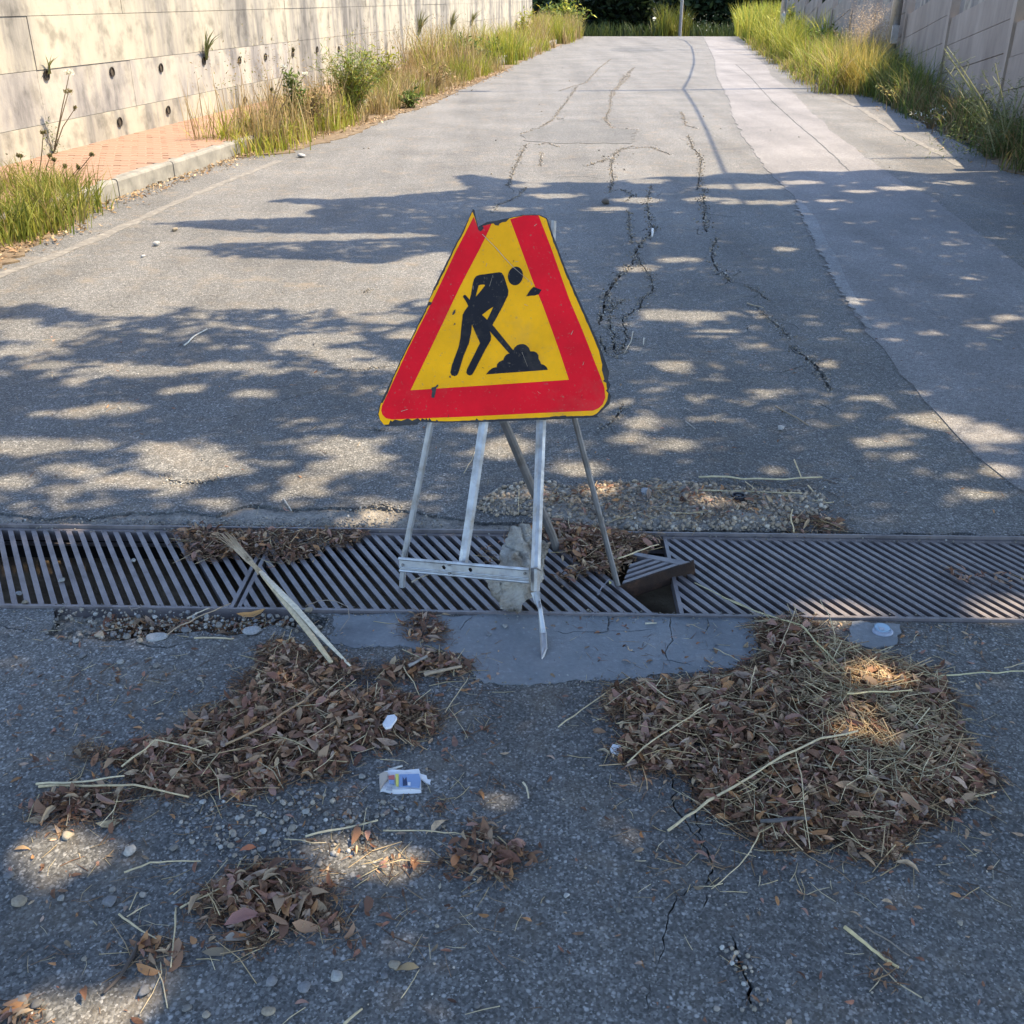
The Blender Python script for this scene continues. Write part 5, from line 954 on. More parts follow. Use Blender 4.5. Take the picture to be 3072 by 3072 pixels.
stalk(A([(385, 1098), (420, 1118)]), .003, 'grey straw bit right of the sign', (.3, .28, .25)); stalk(A([(390, 1160), (435, 1195)]), .003, 'grey stick bit right of the sign, nearer', (.3, .28, .25)); stalk(A([(800, 1090), (870, 1130), (950, 1178)]), .004, 'brown twig on the road right of the sign', (.26, .2, .13)); stalk(A([(672, 622), (745, 642)]), .004, 'tan stalk beside the crack', (.40, .33, .22)); stalk(A([(1760, 778), (1830, 790)]), .004, 'pale stem on the dark strip at right', (.4, .36, .28)); stalk(A([(150, 750), (140, 800), (110, 850)]), .003, 'pale curl of straw in the cracked patch', (.4, .36, .28)); stalk(A([(200, 780), (198, 810)]), .004, 'white straw bit right of the cracked patch', (.5, .46, .38)); stalk(A([(240, 285), (238, 318)]), .010, 'white scrap in the upper crack', (.6, .58, .54)); stalk(cr([(890, 540), (940, 495), (1000, 462)], 0, 700, 1.61), .005, 'pale grass stem on the road at left', (.55, .52, .45)); stalk(cr([(1370, 1280), (1408, 1340)], 0, 700, 1.61), .003, 'pale stem near the broken edge behind the left grate', (.45, .42, .36))
stalk(cr([(840, 735), (950, 660), (1080, 600), (1215, 545)], 0, 1500, 1.756), .0026, 'dry stem running from the ditch onto the left grate', (.36, .27, .18), lift=[.002, .01, .012, .014]); stalk(cr([(985, 625), (1040, 595), (1105, 568)], 0, 1500, 1.756), .0032, 'pale stick against the left grate front', (.45, .38, .28), lift=[.004, .01, .014]); stalk(cr([(1610, 560), (1680, 530), (1760, 530), (1830, 560), (1840, 620), (1790, 690)], 0, 1500, 1.756), .0016, 'looping dry tendril at the front of the middle grate', (.28, .22, .17), lift=[.006, .03, .035, .03, .012, .005]); stalk(cr([(675, 555), (690, 575), (720, 572), (750, 560), (740, 550)], 0, 1500, 1.756), .0016, 'little wire-like curl at the left grate edge', (.2, .17, .15), lift=[.01, .014, .016, .014, .012])
# reed bundle: a frayed tuft that splits into two stalks
rb = thing('reed_bundle', 'dry broom-like reed bundle lying from the left grate over the ditch', 'reed bundle')
def reed(pts, w, lift, name, col): 
    P = [(*G(a, b, z), z) for (a, b), z in zip(pts, lift)]; m = MB().tube(P, w, 6, flat=.55); me = fast(name, np.array(m.V), np.array([(f[0], f[k], f[k + 1]) for f in m.F for k in range(1, len(f) - 1)]), np.tile(np.array(col), (len(m.V), 1)), True); link(name, me, M['straw'], rb)
A = lambda p: cr(p, 500, 1500, 3.22)
reed(A([(900, 690), (1000, 810), (1180, 1030), (1400, 1310), (1590, 1570)]), [.006, .0085, .0095, .0085, .006], [.030, .032, .034, .03, .022], 'reed_stalk', (.47, .38, .24)); reed(A([(910, 690), (1060, 850), (1230, 1020), (1450, 1270), (1780, 1610)]), [.006, .0085, .0085, .0075, .003], [.034, .038, .038, .032, .018], 'reed_stalk', (.55, .48, .36))
for i in range(34):
    a = rng.normal(0, 1); b = rng.random(); reed(A([(560 + a * 42 - b * 20, 290 + abs(a) * 14 + b * 90), (690 + a * 24, 470), (800 + a * 13, 590 + a * -6), (905 + rng.normal(0, 12), 700 + rng.normal(0, 10))]), [.0006, .0012, .0015, .0016], [.030 + rng.random() * .012, .034, .034, .033], 'reed_fibre', tuple(np.array([.34, .25, .15]) * rng.uniform(.7, 1.4)))
# ---------------------------------------------------------------- litter items
def gpoly(pts, z): return [Vector((*G(a, b, z), z)) for a, b in pts]
def card(name, pts, z0, z1, mat, parent, warp=None):
    P0 = gpoly(pts, z0 if not callable(z0) else 0); n = len(P0); m = MB(); V = [Vector((p.x, p.y, z0)) for p in P0] + [Vector((p.x, p.y, z1 + (warp[i] if warp else 0))) for i, p in enumerate(P0)]
    ar = sum(P0[k].x * P0[(k + 1) % n].y - P0[(k + 1) % n].x * P0[k].y for k in range(n)); fl = [tuple(range(n)), tuple(range(n, 2 * n))] + [(i, (i + 1) % n, n + (i + 1) % n, n + i) for i in range(n)]
    if ar > 0: fl[0] = fl[0][::-1]
    else: fl = [f if i == 0 else f[::-1] for i, f in enumerate(fl)]
    m.add(V, fl); return m.build(name, mat, parent)
pk = thing('crumpled_packet', 'crumpled white and blue packet with a yellow stripe on bare asphalt', 'packet')
A = lambda p: cr(p, 1120, 2290, 9.66)
card('packet_body', A([(180, 400), (330, 340), (560, 318), (900, 330), (1330, 305), (1385, 480), (1390, 860), (1100, 882), (860, 885), (560, 895), (280, 820), (200, 840), (175, 600)]), .0005, .013, M['white'], pk, [-.006, -.002, .001, 0, .002, .001, -.004, .001, -.001, .001, -.003, -.008, -.005])
for nm, P, mt in (('blue_panel', [(750, 345), (1130, 335), (1320, 325), (1375, 500), (1340, 720), (1000, 690), (745, 690)], 'blue'), ('yellow_stripe', [(640, 335), (735, 332), (735, 670), (655, 670)], 'lemon'), ('red_panel', [(440, 385), (615, 360), (615, 490), (445, 480)], 'palered'), ('grey_panel', [(455, 500), (610, 505), (610, 625), (460, 590)], 'blue'), ('text_line', [(390, 685), (560, 700), (560, 722), (385, 705)], 'grey'), ('text_line', [(375, 765), (545, 785), (545, 805), (370, 785)], 'grey'), ('dark_figure', [(850, 400), (900, 500), (960, 420), (990, 660), (860, 680)], 'navy'), ('pale_figure', [(1000, 570), (1080, 575), (1075, 670), (1000, 660)], 'white'), ('dirty_end', [(185, 420), (330, 350), (425, 360), (420, 560), (330, 640), (200, 820), (185, 600)], 'tan')):
    mt_ = {'dirty_end': 0}.get(nm); z1 = .0158 if nm not in ('dark_figure', 'pale_figure') else .0164
    card(nm, A(P), z1 - .0026 if nm not in ('dirty_end',) else .004, z1 if nm != 'dirty_end' else .0148, M[mt], pk, None)
card('torn_flap', A([(1340, 350), (1540, 380), (1570, 470), (1390, 480)]), .004, .007, M['white'], pk, [.003, 0, -.002, .001]); card('torn_flap', A([(1400, 490), (1670, 495), (1640, 560), (1655, 630), (1540, 600)]), .001, .0035, M['white'], pk, [.002, 0, 0, 0, .001])
sc_ = thing('packet_scrap', 'small white and navy scrap of packet at the left tip of the right heap', 'packet scrap'); A = lambda p: cr(p, 1780, 2220, 13.8)
card('scrap_card', A([(690, 440), (800, 280), (1130, 320), (1090, 480), (1040, 660), (760, 550)]), .003, .007, M['white'], sc_, [.002, .004, .002, 0, -.001, 0]); card('navy_edge', A([(1135, 330), (1280, 380), (1270, 560), (1200, 680), (1050, 660), (1095, 480)]), .003, .0065, M['navy'], sc_); card('torn_flap', A([(1060, 680), (1220, 690), (1200, 780), (1110, 790)]), .001, .0035, M['white'], sc_)
def disc(px, py, rpx, z0, z1, name, mat, parent, label=None, n=26, ring=None, asp=1.0):
    x, y = G(px, py); r_ = rpx / F * math.hypot(x, y, H); m = MB()
    prof = ring or [(r_, z0), (r_ * 1.0, z1 * .7), (r_ * .92, z1), (r_ * .80, z1), (r_ * .74, z1 - (z1 - z0) * .25), (0.001, z1 - (z1 - z0) * .25)]
    V = [(x + q * math.cos(2 * math.pi * i / n), y + q * asp * math.sin(2 * math.pi * i / n), h) for q, h in prof for i in range(n)]
    m.add(V, [(k * n + i, k * n + (i + 1) % n, (k + 1) * n + (i + 1) % n, (k + 1) * n + i) for k in range(len(prof) - 1) for i in range(n)]); return m.build(name, mat, parent)
tin = thing('squashed_tin_lid', 'squashed round tin lid with pale blue top beside the right heap', 'tin lid'); disc(2647, 1899, 29, .004, .009, 'tin_rim', M['grey'], tin, asp=.85); disc(2645, 1891, 22, .0095, .0105, 'blue_top', M['paleblue'], tin, ring=None)
card('faint_print', [(2636, 1882), (2654, 1886), (2653, 1891), (2637, 1890)], .0122, .0146, M['grey'], tin)
bc = thing('black_bottle_cap', 'black plastic bottle cap lying in the gravel drift', 'bottle cap'); disc(2214, 1506, 21, .006, .026, 'cap_body', M['plastic'], bc); disc(2214, 1504, 9, .0215, .0235, 'cap_disc', M['plastic'], bc)
tb = thing('white_tablet_stone', 'smooth white tablet-shaped piece on the left leaf drift', 'white piece')
card('tablet_body', cr([(410, 215), (450, 150), (505, 142), (528, 165), (480, 235), (435, 245)], 1000, 2100, 2.76), .028, .036, M['white'], tb); card('tablet_top', cr([(418, 212), (453, 155), (503, 148), (520, 165), (475, 228), (437, 237)], 1000, 2100, 2.76), .0355, .0385, M['white'], tb)

# ---------------------------------------------------------------- vegetation builders
def blades(bag, bx, by, bz, h, w, lean, cols, az=None):
    n = len(bx); az = rng.uniform(0, 6.28, n) if az is None else az; st = np.array([0, .35, .7, 1.0]); dirv = np.stack([np.cos(az), np.sin(az)], 1); sd = rng.uniform(0, 6.28, n); sv = np.stack([np.cos(sd), np.sin(sd), np.zeros(n)], 1)
    V = np.zeros((n, 7, 3)); B = np.stack([bx, by, bz], 1)
    for i, s_ in enumerate(st):
        c = B.copy(); c[:, :2] += dirv * (lean * h * s_ ** 1.9)[:, None]; c[:, 2] += h * (s_ - .28 * lean * s_ ** 2.4)
        if i < 3: ww = w * (1, .9, .6)[i]; V[:, 2 * i] = c - sv * ww[:, None]; V[:, 2 * i + 1] = c + sv * ww[:, None]
        else: V[:, 6] = c
    T = np.array([(0, 1, 3), (0, 3, 2), (2, 3, 5), (2, 5, 4), (4, 5, 6)]); Tt = (T[None] + (np.arange(n) * 7)[:, None, None]).reshape(-1, 3)
    c = cols[rng.integers(0, len(cols), n)] * rng.uniform(.75, 1.25, (n, 1)); bag.add(V.reshape(-1, 3), Tt, np.repeat(c, 7, 0))
LEAF4 = np.array([(0, 0, 0), (.42, .16, .05), (1, 0, 0), (.42, -.16, .05)]); LEAF4T = np.array([(0, 1, 2), (0, 2, 3)])
def twigleaves(bag, P, size, cols, droop=0.0, wide=1.0):
    n = len(P); R = rotmats(rng.uniform(0, 6.28, n), rng.normal(-.3 + droop, .5, n), rng.normal(0, .6, n)); V, T = inst(LEAF4 * np.array([1, wide, 1]), LEAF4T, R, P, size); c = cols[rng.integers(0, len(cols), n)] * rng.uniform(.65, 1.3, (n, 1)); bag.add(V, T, np.repeat(c, 4, 0))
GR = np.array([(.155, .175, .026), (.20, .205, .035), (.12, .15, .024), (.25, .225, .05)]); DRY = np.array([(.34, .25, .11), (.27, .19, .08), (.38, .30, .16), (.23, .17, .07)]); YG = np.array([(.26, .28, .032), (.31, .31, .04), (.21, .25, .034), (.33, .29, .05)]); DKG = np.array([(.04, .062, .016), (.055, .08, .02), (.03, .048, .014), (.075, .095, .025)]); GOLD = np.array([(.42, .32, .075), (.36, .30, .07), (.46, .36, .12)])
def zone(poly, n, h0, h1, w, lean, cols, bag, z=.0, clump=0):
    P = np.asarray(poly)
    if clump:
        c = sample_in(P, clump); ci = rng.integers(0, clump, n); p = c[ci] + rng.normal(0, .10, (n, 2)); hs_ = np.exp(rng.normal(-.12, .38, clump))[ci]
    else: p = sample_in(P, n)
    hh = rng.uniform(h0, h1, n) * (hs_ if clump else 1); hh = np.minimum(hh, h1 * 1.25); blades(bag, p[:, 0], p[:, 1], np.full(n, z), hh, w * rng.uniform(.6, 1.3, n), rng.uniform(.05, lean, n), cols)
# left front tuft
b = Bag(); P = gw([(-260, 800), (-40, 742), (60, 725), (150, 700), (215, 660), (250, 625), (190, 615), (100, 610), (0, 600), (-260, 640)])
zone(P, 5200, .10, .33, .0052, .75, GR, b, clump=55); zone(P, 1500, .10, .36, .004, .8, DRY, b, clump=55); zone(gw([(120, 640), (250, 625), (260, 590), (150, 590)]), 1300, .08, .24, .005, .7, GR, b)
tag(b.build('grass_tuft', M['grass']), 'green and straw coloured grass tuft growing over the kerb end at the left edge', 'grass tuft')
# kerb joint tufts
for (px, py, n, hh, lab) in ((478, 530, 130, .14, 'small grass tuft in the joint between two kerb stones'), (345, 590, 40, .10, 'sparse sprig in the nearest kerb joint'), (690, 445, 420, .24, 'grass tuft at the far end of the visible kerb stones')):
    b = Bag(); x, y = G(px, py); zone([(x - .08, y - .14), (x + .05, y - .14), (x + .06, y + .2), (x - .08, y + .2)], n, hh * .5, hh, .004, .7, GR, b); tag(b.build('grass_tuft', M['grass']), lab, 'grass tuft')
# left verge: strip of mixed grass up to the crest
def lstrip(y0, y1, a, c, n, h0, h1, cols, b, w=.006, lean=.5, clump=0):
    zone([(kerbx(y0) + a, y0), (kerbx(y0) + c, y0), (kerbx(y1) + c, y1), (kerbx(y1) + a, y1)], n, h0, h1, w, lean, cols, b, clump=clump)
b = Bag(); lstrip(11.4, 14.2, -.35, .28, 1700, .10, .42, YG, b, .0065, .6, 45); lstrip(11.4, 14.2, -.5, .3, 1300, .15, .65, DRY, b, .005, .35, 60)
tag(b.build('grass', M['grass']), 'yellow-green grass with dry stems at the end of the brick pavement', 'grass', None, 'stuff')
b = Bag(); lstrip(14.2, 26, -.7, .35, 6000, .12, .55, DRY, b, .0055, .7, 80); lstrip(14.2, 26, -.6, .35, 4200, .10, .45, GR * 1.15, b, .0055, .8, 70); lstrip(22, 47, -1.2, .35, 8000, .25, .85, YG * .95, b, .0085, .7, 110); lstrip(22, 47, -1.3, .3, 4600, .25, .95, DRY, b, .008, .55, 100)
zone([(kerbx(44) - 1.4, 43), (kerbx(44) + .1, 43), (kerbx(52) - .2, 52), (kerbx(52) - 2, 52)], 2600, .4, 1.1, .012, .6, np.vstack([YG, DRY]), b)
tag(b.build('grass', M['grass']), 'dry and green verge grass running along the left wall', 'grass', None, 'stuff')
def bush(label, px, py, w, h, nst, nlf, lsize, cols, name='shrub', cat='shrub', stemc=(.16, .12, .06), spread=.5, z=0.0, low=.15, wide=1.0, group=None):
    x, y = G(px, py, z); t = thing(name, label, cat, group, (x, y, z)); sb_ = MB(); pts = []
    for i in range(nst):
        a = rng.uniform(0, 6.28); r0 = rng.random() ** .5; hh = h * rng.uniform(.62, 1.0) * (1 - .25 * r0); tip = Vector((math.cos(a) * r0 * w * .5, math.sin(a) * r0 * w * .4, hh)); mid = tip * .5 + Vector((-tip.x * .15, -tip.y * .15, hh * .08)); st0 = Vector((math.cos(a) * .03, math.sin(a) * .03, -.01)); sb_.tube([st0, mid, tip], [.006, .0045, .002], 4, cap=False)
        k = max(1, nlf // nst); q = rng.uniform(low, 1.02, k); 
        for s_ in q:
            p = st0.lerp(mid, s_ * 2) if s_ < .5 else mid.lerp(tip, s_ * 2 - 1); pts.append((p.x + rng.normal(0, .022), p.y + rng.normal(0, .022), p.z + rng.normal(0, .018)))
    sb_.build('stems', None or M['twig'], t); bg = Bag(); twigleaves(bg, np.array(pts), lsize * rng.uniform(.6, 1.3, len(pts)), cols, wide=wide); bg.build('foliage', M['foliage'], t); return t
M['twig'] = mat_noise('twig', [(.3, (.12, .085, .05)), (.7, (.24, .18, .10))], 20, .9, 50, .3, .003)
GRN = np.array([(.075, .115, .022), (.10, .15, .03), (.055, .085, .018), (.14, .18, .04)])
bush('light green spiky shrub standing against the pale wall', 1063, 358, 1.05, 1.12, 60, 3600, .085, np.vstack([GRN * 1.7, YG * .8]), wide=.42)
bush('brown drying shrub with upright woody stems left of the green shrub', 925, 405, .8, .72, 40, 900, .06, np.array([(.22, .15, .06), (.15, .14, .04), (.28, .2, .09)]), stemc=(.2, .13, .07))
bush('tall thin green stem plant left of the brown shrub', 893, 412, .22, .95, 6, 420, .075, GRN * 1.1); bush('low green plant on the verge right of the green shrub', 1230, 325, .5, .28, 14, 320, .08, GRN, name='low_plant', cat='plant'); bush('rusty low twiggy plant at the foot of the green shrub', 1000, 385, .5, .4, 16, 200, .05, np.array([(.25, .17, .08), (.18, .15, .06)]), name='low_plant', cat='plant')
bush('leafy pale-green weed between the green shrub and the wall far left', 1150, 300, .7, .85, 22, 900, .085, YG * .8, name='leafy_weed', cat='weed'); bush('reddish-brown dead weed past the green shrub', 1300, 275, .9, .6, 26, 420, .07, np.array([(.26, .17, .08), (.2, .15, .06)]), name='dead_weed', cat='weed'); bush('broad green weed halfway along the left verge', 1460, 195, 1.1, .7, 26, 1100, .11, GRN * 1.1, name='leafy_weed', cat='weed'); bush('brown-green thistle-like weed at the pavement end', 770, 440, .4, .42, 14, 260, .05, np.vstack([GRN, np.array([(.22, .16, .07)])]), name='leafy_weed', cat='weed'); bush('green sprig by the verge edge under the tall stem plant', 830, 440, .45, .3, 14, 420, .06, YG * .85, name='leafy_weed', cat='weed')
bush('broad dull-green weed clump within the bright right-hand grass', 2480, 190, 1.3, 1.0, 30, 1400, .11, GRN * 1.25, name='leafy_weed', cat='weed'); bush('yellowing leafy weed nearest the lamp post in the right-hand grass', 2600, 235, .9, .75, 26, 900, .085, np.vstack([YG, GOLD]), name='leafy_weed', cat='weed'); bush('pale green tall weed near the crest in the right-hand grass', 2370, 140, 1.8, 1.3, 30, 1300, .17, YG, name='leafy_weed', cat='weed')
bush('dusty dark shrub over the verge halfway up the left wall', 1390, 215, 1.3, .75, 24, 700, .12, GRN * .9); bush('tall pale weed against the left wall near its far end', 1570, 130, 1.4, 1.25, 24, 620, .15, YG); bush('green thicket beside the end of the left wall', 1690, 112, 2.4, 1.6, 34, 1200, .2, np.vstack([GRN, YG]))
# dry stalks rising along the wall
b = Bag(); n = 150; ly = rng.uniform(12, 30, n); lx = np.array([kerbx(y) for y in ly]) - rng.uniform(.1, .9, n); hh = rng.uniform(.5, 1.05, n)
for i in range(n): pass
st_ = np.stack([lx, ly], 1); blades(b, lx, ly, np.full(n, 0.0), hh, np.full(n, .006), rng.uniform(.02, .25, n), np.array([(.26, .18, .08), (.20, .15, .07)]))
hp = np.repeat(np.stack([lx, ly, hh * .92], 1), 14, 0) + rng.normal(0, 1, (n * 14, 3)) * np.array([.05, .05, .12]); twigleaves(b, hp, rng.uniform(.02, .05, n * 14), np.array([(.26, .19, .09), (.18, .15, .07), (.16, .17, .06)]))
tag(b.build('dry_weed_stalks', M['grass']), 'thin dry seed stalks standing in front of the left wall', 'weeds', None, 'stuff')
# wild carrots at the left
def carrot(label, base, heads, zbase=.15):
    t = thing('wild_carrot', label, 'wildflower'); m = MB(); bx, by = base; B_ = Vector((bx, by, zbase)); 
    for (px, py), big, white in heads:
        dx, dy, dz = ray(px, py); tt = by / dy; tip = Vector((dx * tt, by, H + dz * tt)); mid = B_.lerp(tip, .55) + Vector((rng.normal(0, .01), rng.normal(0, .02), .02)); m.tube([B_, mid, tip], [.006, .005, .003], 5, cap=False)
        ncol = np.array([(.62, .62, .52)]) if white else np.array([(.20, .16, .08), (.16, .15, .06)])
        fl = Bag()
        for k in range(10):
            a = k * .63; e = tip + Vector((math.cos(a) * big * .8, math.sin(a) * big * .6, big * .35 + rng.normal(0, .006))); m.tube([tip, e], [.0015, .001], 3, cap=False); pp = np.array(e)[None] + rng.normal(0, 1, (22, 3)) * np.array([big * .2, big * .2, .006]); twigleaves(fl, pp, rng.uniform(.008, .018, 22), ncol, wide=2)
        fl.build('flower_head', M['foliage'], t)
    for k in range(14):
        a = rng.uniform(0, 6.28); e = B_ + Vector((math.cos(a) * .09, math.sin(a) * .09, rng.uniform(.05, .25))); m.tube([B_ + Vector((0, 0, .02 * k / 3)), e], [.002, .001], 3, cap=False)
    m.build('stems', M['twig'], t); lf = Bag(); pp = np.array(B_)[None] + rng.normal(0, 1, (140, 3)) * np.array([.05, .05, .10]) + np.array([0, 0, .12]); twigleaves(lf, pp, rng.uniform(.02, .045, 140), GRN * .8); lf.build('foliage', M['foliage'], t)
carrot('wild carrot with a flat white umbel and a nodding green one against the left wall', (G(160, 462, .15)), [((208, 222), .035, True), ((205, 278), .035, False), ((225, 325), .012, False)])
carrot('wild carrot cut by the left edge of the photo', (G(14, 470, .15)), [((5, 292), .04, True), ((-60, 260), .04, True)]); carrot('dry umbel weed growing from the front tuft by the kerb', (G(105, 600, .02)), [((130, 400), .02, False), ((60, 470), .02, False), ((150, 470), .015, False)], .02)
carrot('branching dry weed leaning right over the brick pavement', (G(170, 610, .02)), [((275, 465), .015, False), ((195, 500), .012, False), ((162, 480), .012, False), ((235, 505), .01, False)], .02)
carrot('pale umbels rising behind the yellow-green grass by the pavement end', (G(800, 400, .1)), [((850, 205), .04, True), ((815, 270), .015, False), ((915, 225), .03, True), ((880, 150), .012, False)], .1)
# plants in weep holes
for (px, py), n, L_, dx_ in (((139, 222), 9, .20, .0), ((612, 180), 26, .38, .25), ((1255, 105), 40, .55, .4), ((1352, 90), 40, .55, .4), ((1412, 78), 34, .5, .4)):
    p = wall_hit(px, py) + Vector((.03, 0, 0)); b = Bag(); az = rng.normal(.0 + .6 * dx_, .8, n); blades(b, np.full(n, p.x), np.full(n, p.y) + rng.normal(0, .02, n), np.full(n, p.z), np.full(n, L_) * rng.uniform(.6, 1.1, n), np.full(n, .011 if n > 10 else .008), rng.uniform(.1, .8, n), np.array([(.16, .16, .06), (.22, .2, .08), (.10, .12, .05)]), az)
    lab = {139: 'small sprig growing from the nearest weep hole', 612: 'dry grassy sprout hanging over a weep hole at mid wall', 1255: 'first of three sprouts on the far wall, nearest of them', 1352: 'middle of three sprouts on the far wall', 1412: 'darkest, farthest of the three sprouts on the far wall'}[px]
    tag(b.build('wall_sprout', M['grass']), lab, 'wall plant')
# right verge
b = Bag(); RZ = gw([(2230, 120), (2290, 118), (2500, 190), (2640, 262), (2600, 275), (2490, 258), (2400, 215), (2300, 155)])
def rzone(y0, y1, a, c, n, h0, h1, cols, bb, w, lean, clump=0): zone([(redge(y0) + a, y0), (redge(y0) + c, y0), (redge(y1) + c, y1), (redge(y1) + a, y1)], n, h0, h1, w, lean, cols, bb, clump=clump)
b = Bag(); rzone(19.2, 27, -.55, .62, 7600, .2, .80, np.vstack([YG, YG * np.array([.82, 1.0, .8]), GR, DRY]), b, .0058, .95, 75); rzone(27, 46, -.7, .7, 8200, .35, 1.1, np.vstack([YG, YG, GR]), b, .009, .8, 90); rzone(19.0, 22, -.35, .4, 3200, .25, .85, GOLD, b, .0052, .9, 60); rzone(19, 40, -.85, -.2, 3500, .08, .35, np.vstack([DRY, YG]), b, .007, 1.1, 200); rzone(40, 52, -.8, 1.2, 1500, .8, 1.6, YG, b, .02, .5)
tag(b.build('grass', M['grass']), 'bright yellow-green tall grass along the right verge', 'grass', None, 'stuff')
bs_ = thing('dry_grass_clump', 'tan feathery seed-head grass clump in front of the far lamp wall', 'grass clump'); b = Bag(); n = 260; x0, y0 = redge(21.2) + .35, 21.2; bx = x0 + rng.normal(0, .22, n); by = y0 + rng.normal(0, .35, n); hh = rng.uniform(.7, 1.3, n); blades(b, bx, by, np.zeros(n), hh, np.full(n, .005), rng.uniform(.05, .5, n), DRY); b.build('stalks', M['grass'], bs_)
b = Bag(); az = rng.uniform(0, 6.28, n); hp = np.repeat(np.stack([bx, by, hh * .95], 1), 26, 0) + rng.normal(0, 1, (n * 26, 3)) * np.array([.09, .09, .12]); twigleaves(b, hp, rng.uniform(.015, .035, n * 26), np.array([(.42, .32, .21), (.36, .27, .17), (.48, .38, .27)])); b.build('seed_heads', M['grass'], bs_)
b = Bag(); rzone(10.2, 19.4, .05, .75, 5200, .10, .5, np.vstack([DKG * 1.6, DRY * .6]), b, .005, 1.0, 130); rzone(16.5, 20.5, .0, .7, 3000, .2, .75, np.vstack([GR, DKG * 1.5]), b, .005, 1.0, 70); rzone(10, 17, .2, .8, 900, .1, .4, DRY * .7, b, .006, .8, 40); tag(b.build('grass', M['grass']), 'shaded weeds and dry grass at the foot of the precast wall', 'grass', None, 'stuff')
bush('dark green weedy bush around the foot of the near lamp post', 2650, 275, 1.1, .85, 30, 900, .08, DKG * 1.5, name='weed_bush'); bush('arching weed with golden tips below the lamp post', 2720, 330, 1.1, .45, 26, 520, .06, np.vstack([GR, GOLD * .8]), name='weed_bush'); bush('sprawling little white-flowered weed at the shadow edge on the right', 2790, 385, .8, .30, 18, 260, .05, np.array([(.10, .12, .03), (.14, .15, .04), (.45, .45, .38)]), name='low_plant', cat='plant'); bush('brown dried weeds against the precast wall', 2880, 385, 1.1, .42, 24, 420, .06, np.array([(.16, .11, .06), (.12, .09, .05), (.10, .10, .04)]), name='low_plant', cat='plant')
fen = thing('fennel_plant', 'tall feathery fennel-like weed with pale diagonal stems at the right edge', 'weed', loc=(*G(3000, 470), 0)); m = MB(); fb = Bag(); ox, oy = fen.location.x, fen.location.y
for tipx, tipy, th_ in ((2832, 145, .014), (2830, 195, .011), (2860, 165, .010), (2985, 190, .012), (2880, 310, .009), (2842, 240, .009), (2905, 240, .009), (3060, 240, .010), (2950, 215, .008), (3120, 160, .012)):
    dx, dy, dz = ray(tipx, tipy); tt = (oy - .05) / dy; tip = Vector((dx * tt - ox, -.05, H + dz * tt)); q = Vector((rng.normal(0, .06), rng.normal(0, .08), .0)); mid = q.lerp(tip, .5) + Vector((.03, 0, .03)); m.tube([q, mid, tip], [th_, th_ * .8, th_ * .35], 5, cap=False)
    for k in range(9):
        s_ = rng.uniform(.2, .95); p = q.lerp(mid, s_ * 2) if s_ < .5 else mid.lerp(tip, s_ * 2 - 1); e = p + Vector((rng.normal(0, .09), rng.normal(0, .06), rng.uniform(.03, .13))); m.tube([p, e], [.004, .002], 4, cap=False)
    k = 260; s_ = rng.random(k) ** 1.6; P = np.array(q)[None] * (1 - s_)[:, None] + np.array(tip)[None] * s_[:, None] + rng.normal(0, 1, (k, 3)) * np.array([.13, .12, .08]) * (1.2 - s_)[:, None]; P[:, 2] = np.abs(P[:, 2]); twigleaves(fb, P, rng.uniform(.02, .06, k), np.vstack([DKG * 1.5, DKG * 2.0]), wide=.35)
k = 1500; P = rng.normal(0, 1, (k, 3)) * np.array([.34, .28, .16]) + np.array([.02, 0, .16]); P[:, 2] = np.abs(P[:, 2]); twigleaves(fb, P, rng.uniform(.03, .08, k), DKG * 1.6, wide=.4)
M['fennel'] = mat_noise('fennel_stem', [(.3, (.20, .22, .12)), (.7, (.32, .32, .19))], 9, .7, 50, .2, .002); m.build('stems', M['fennel'], fen); fb.build('fronds', M['foliage'], fen)
def shrub_mass(label, c, rad, n, lsize, cols, name='shrub', cat='shrub', trunk=None, group=None):
    t = thing(name, label, cat, group, (c[0], c[1], 0)); bg = Bag(); k = 14; cc = rng.normal(0, .45, (k, 3)) * np.array(rad); cc[:, 2] += c[2]
    P = cc[rng.integers(0, k, n)] + rng.normal(0, .24, (n, 3)) * np.array(rad); twigleaves(bg, P, lsize * rng.uniform(.6, 1.3, n), cols, wide=1.5); bg.build('crown', M['foliage'], t)
    m = MB()
    for i in range(6): m.tube([(rng.normal(0, .05), rng.normal(0, .05), -1.8 if c[1] > 45 else -.05), tuple(cc[i] * .5 + np.array([0, 0, c[2] * .2])), tuple(cc[i])], [.09 * rad[0] / 2, .06 * rad[0] / 2, .02], 6, cap=False)
    m.build('trunk', M['bark'], t); return t
shrub_mass('yellow-green tree leaning over the top of the precast wall', (8.6, 16.2, 2.0), (.9, 1.2, .8), 1800, .16, YG, 'garden_tree', 'tree')
shrub_mass('second yellow-green tree behind the precast wall at the corner', (8.0, 12.6, 2.1), (.9, 1.2, .8), 1500, .15, YG, 'garden_tree', 'tree')
BACKLIT_GREENS = np.array([(.016, .028, .012), (.024, .040, .015), (.034, .055, .018), (.012, .020, .010)])  # greens lowered so the backlit shade of these trees is in their colour
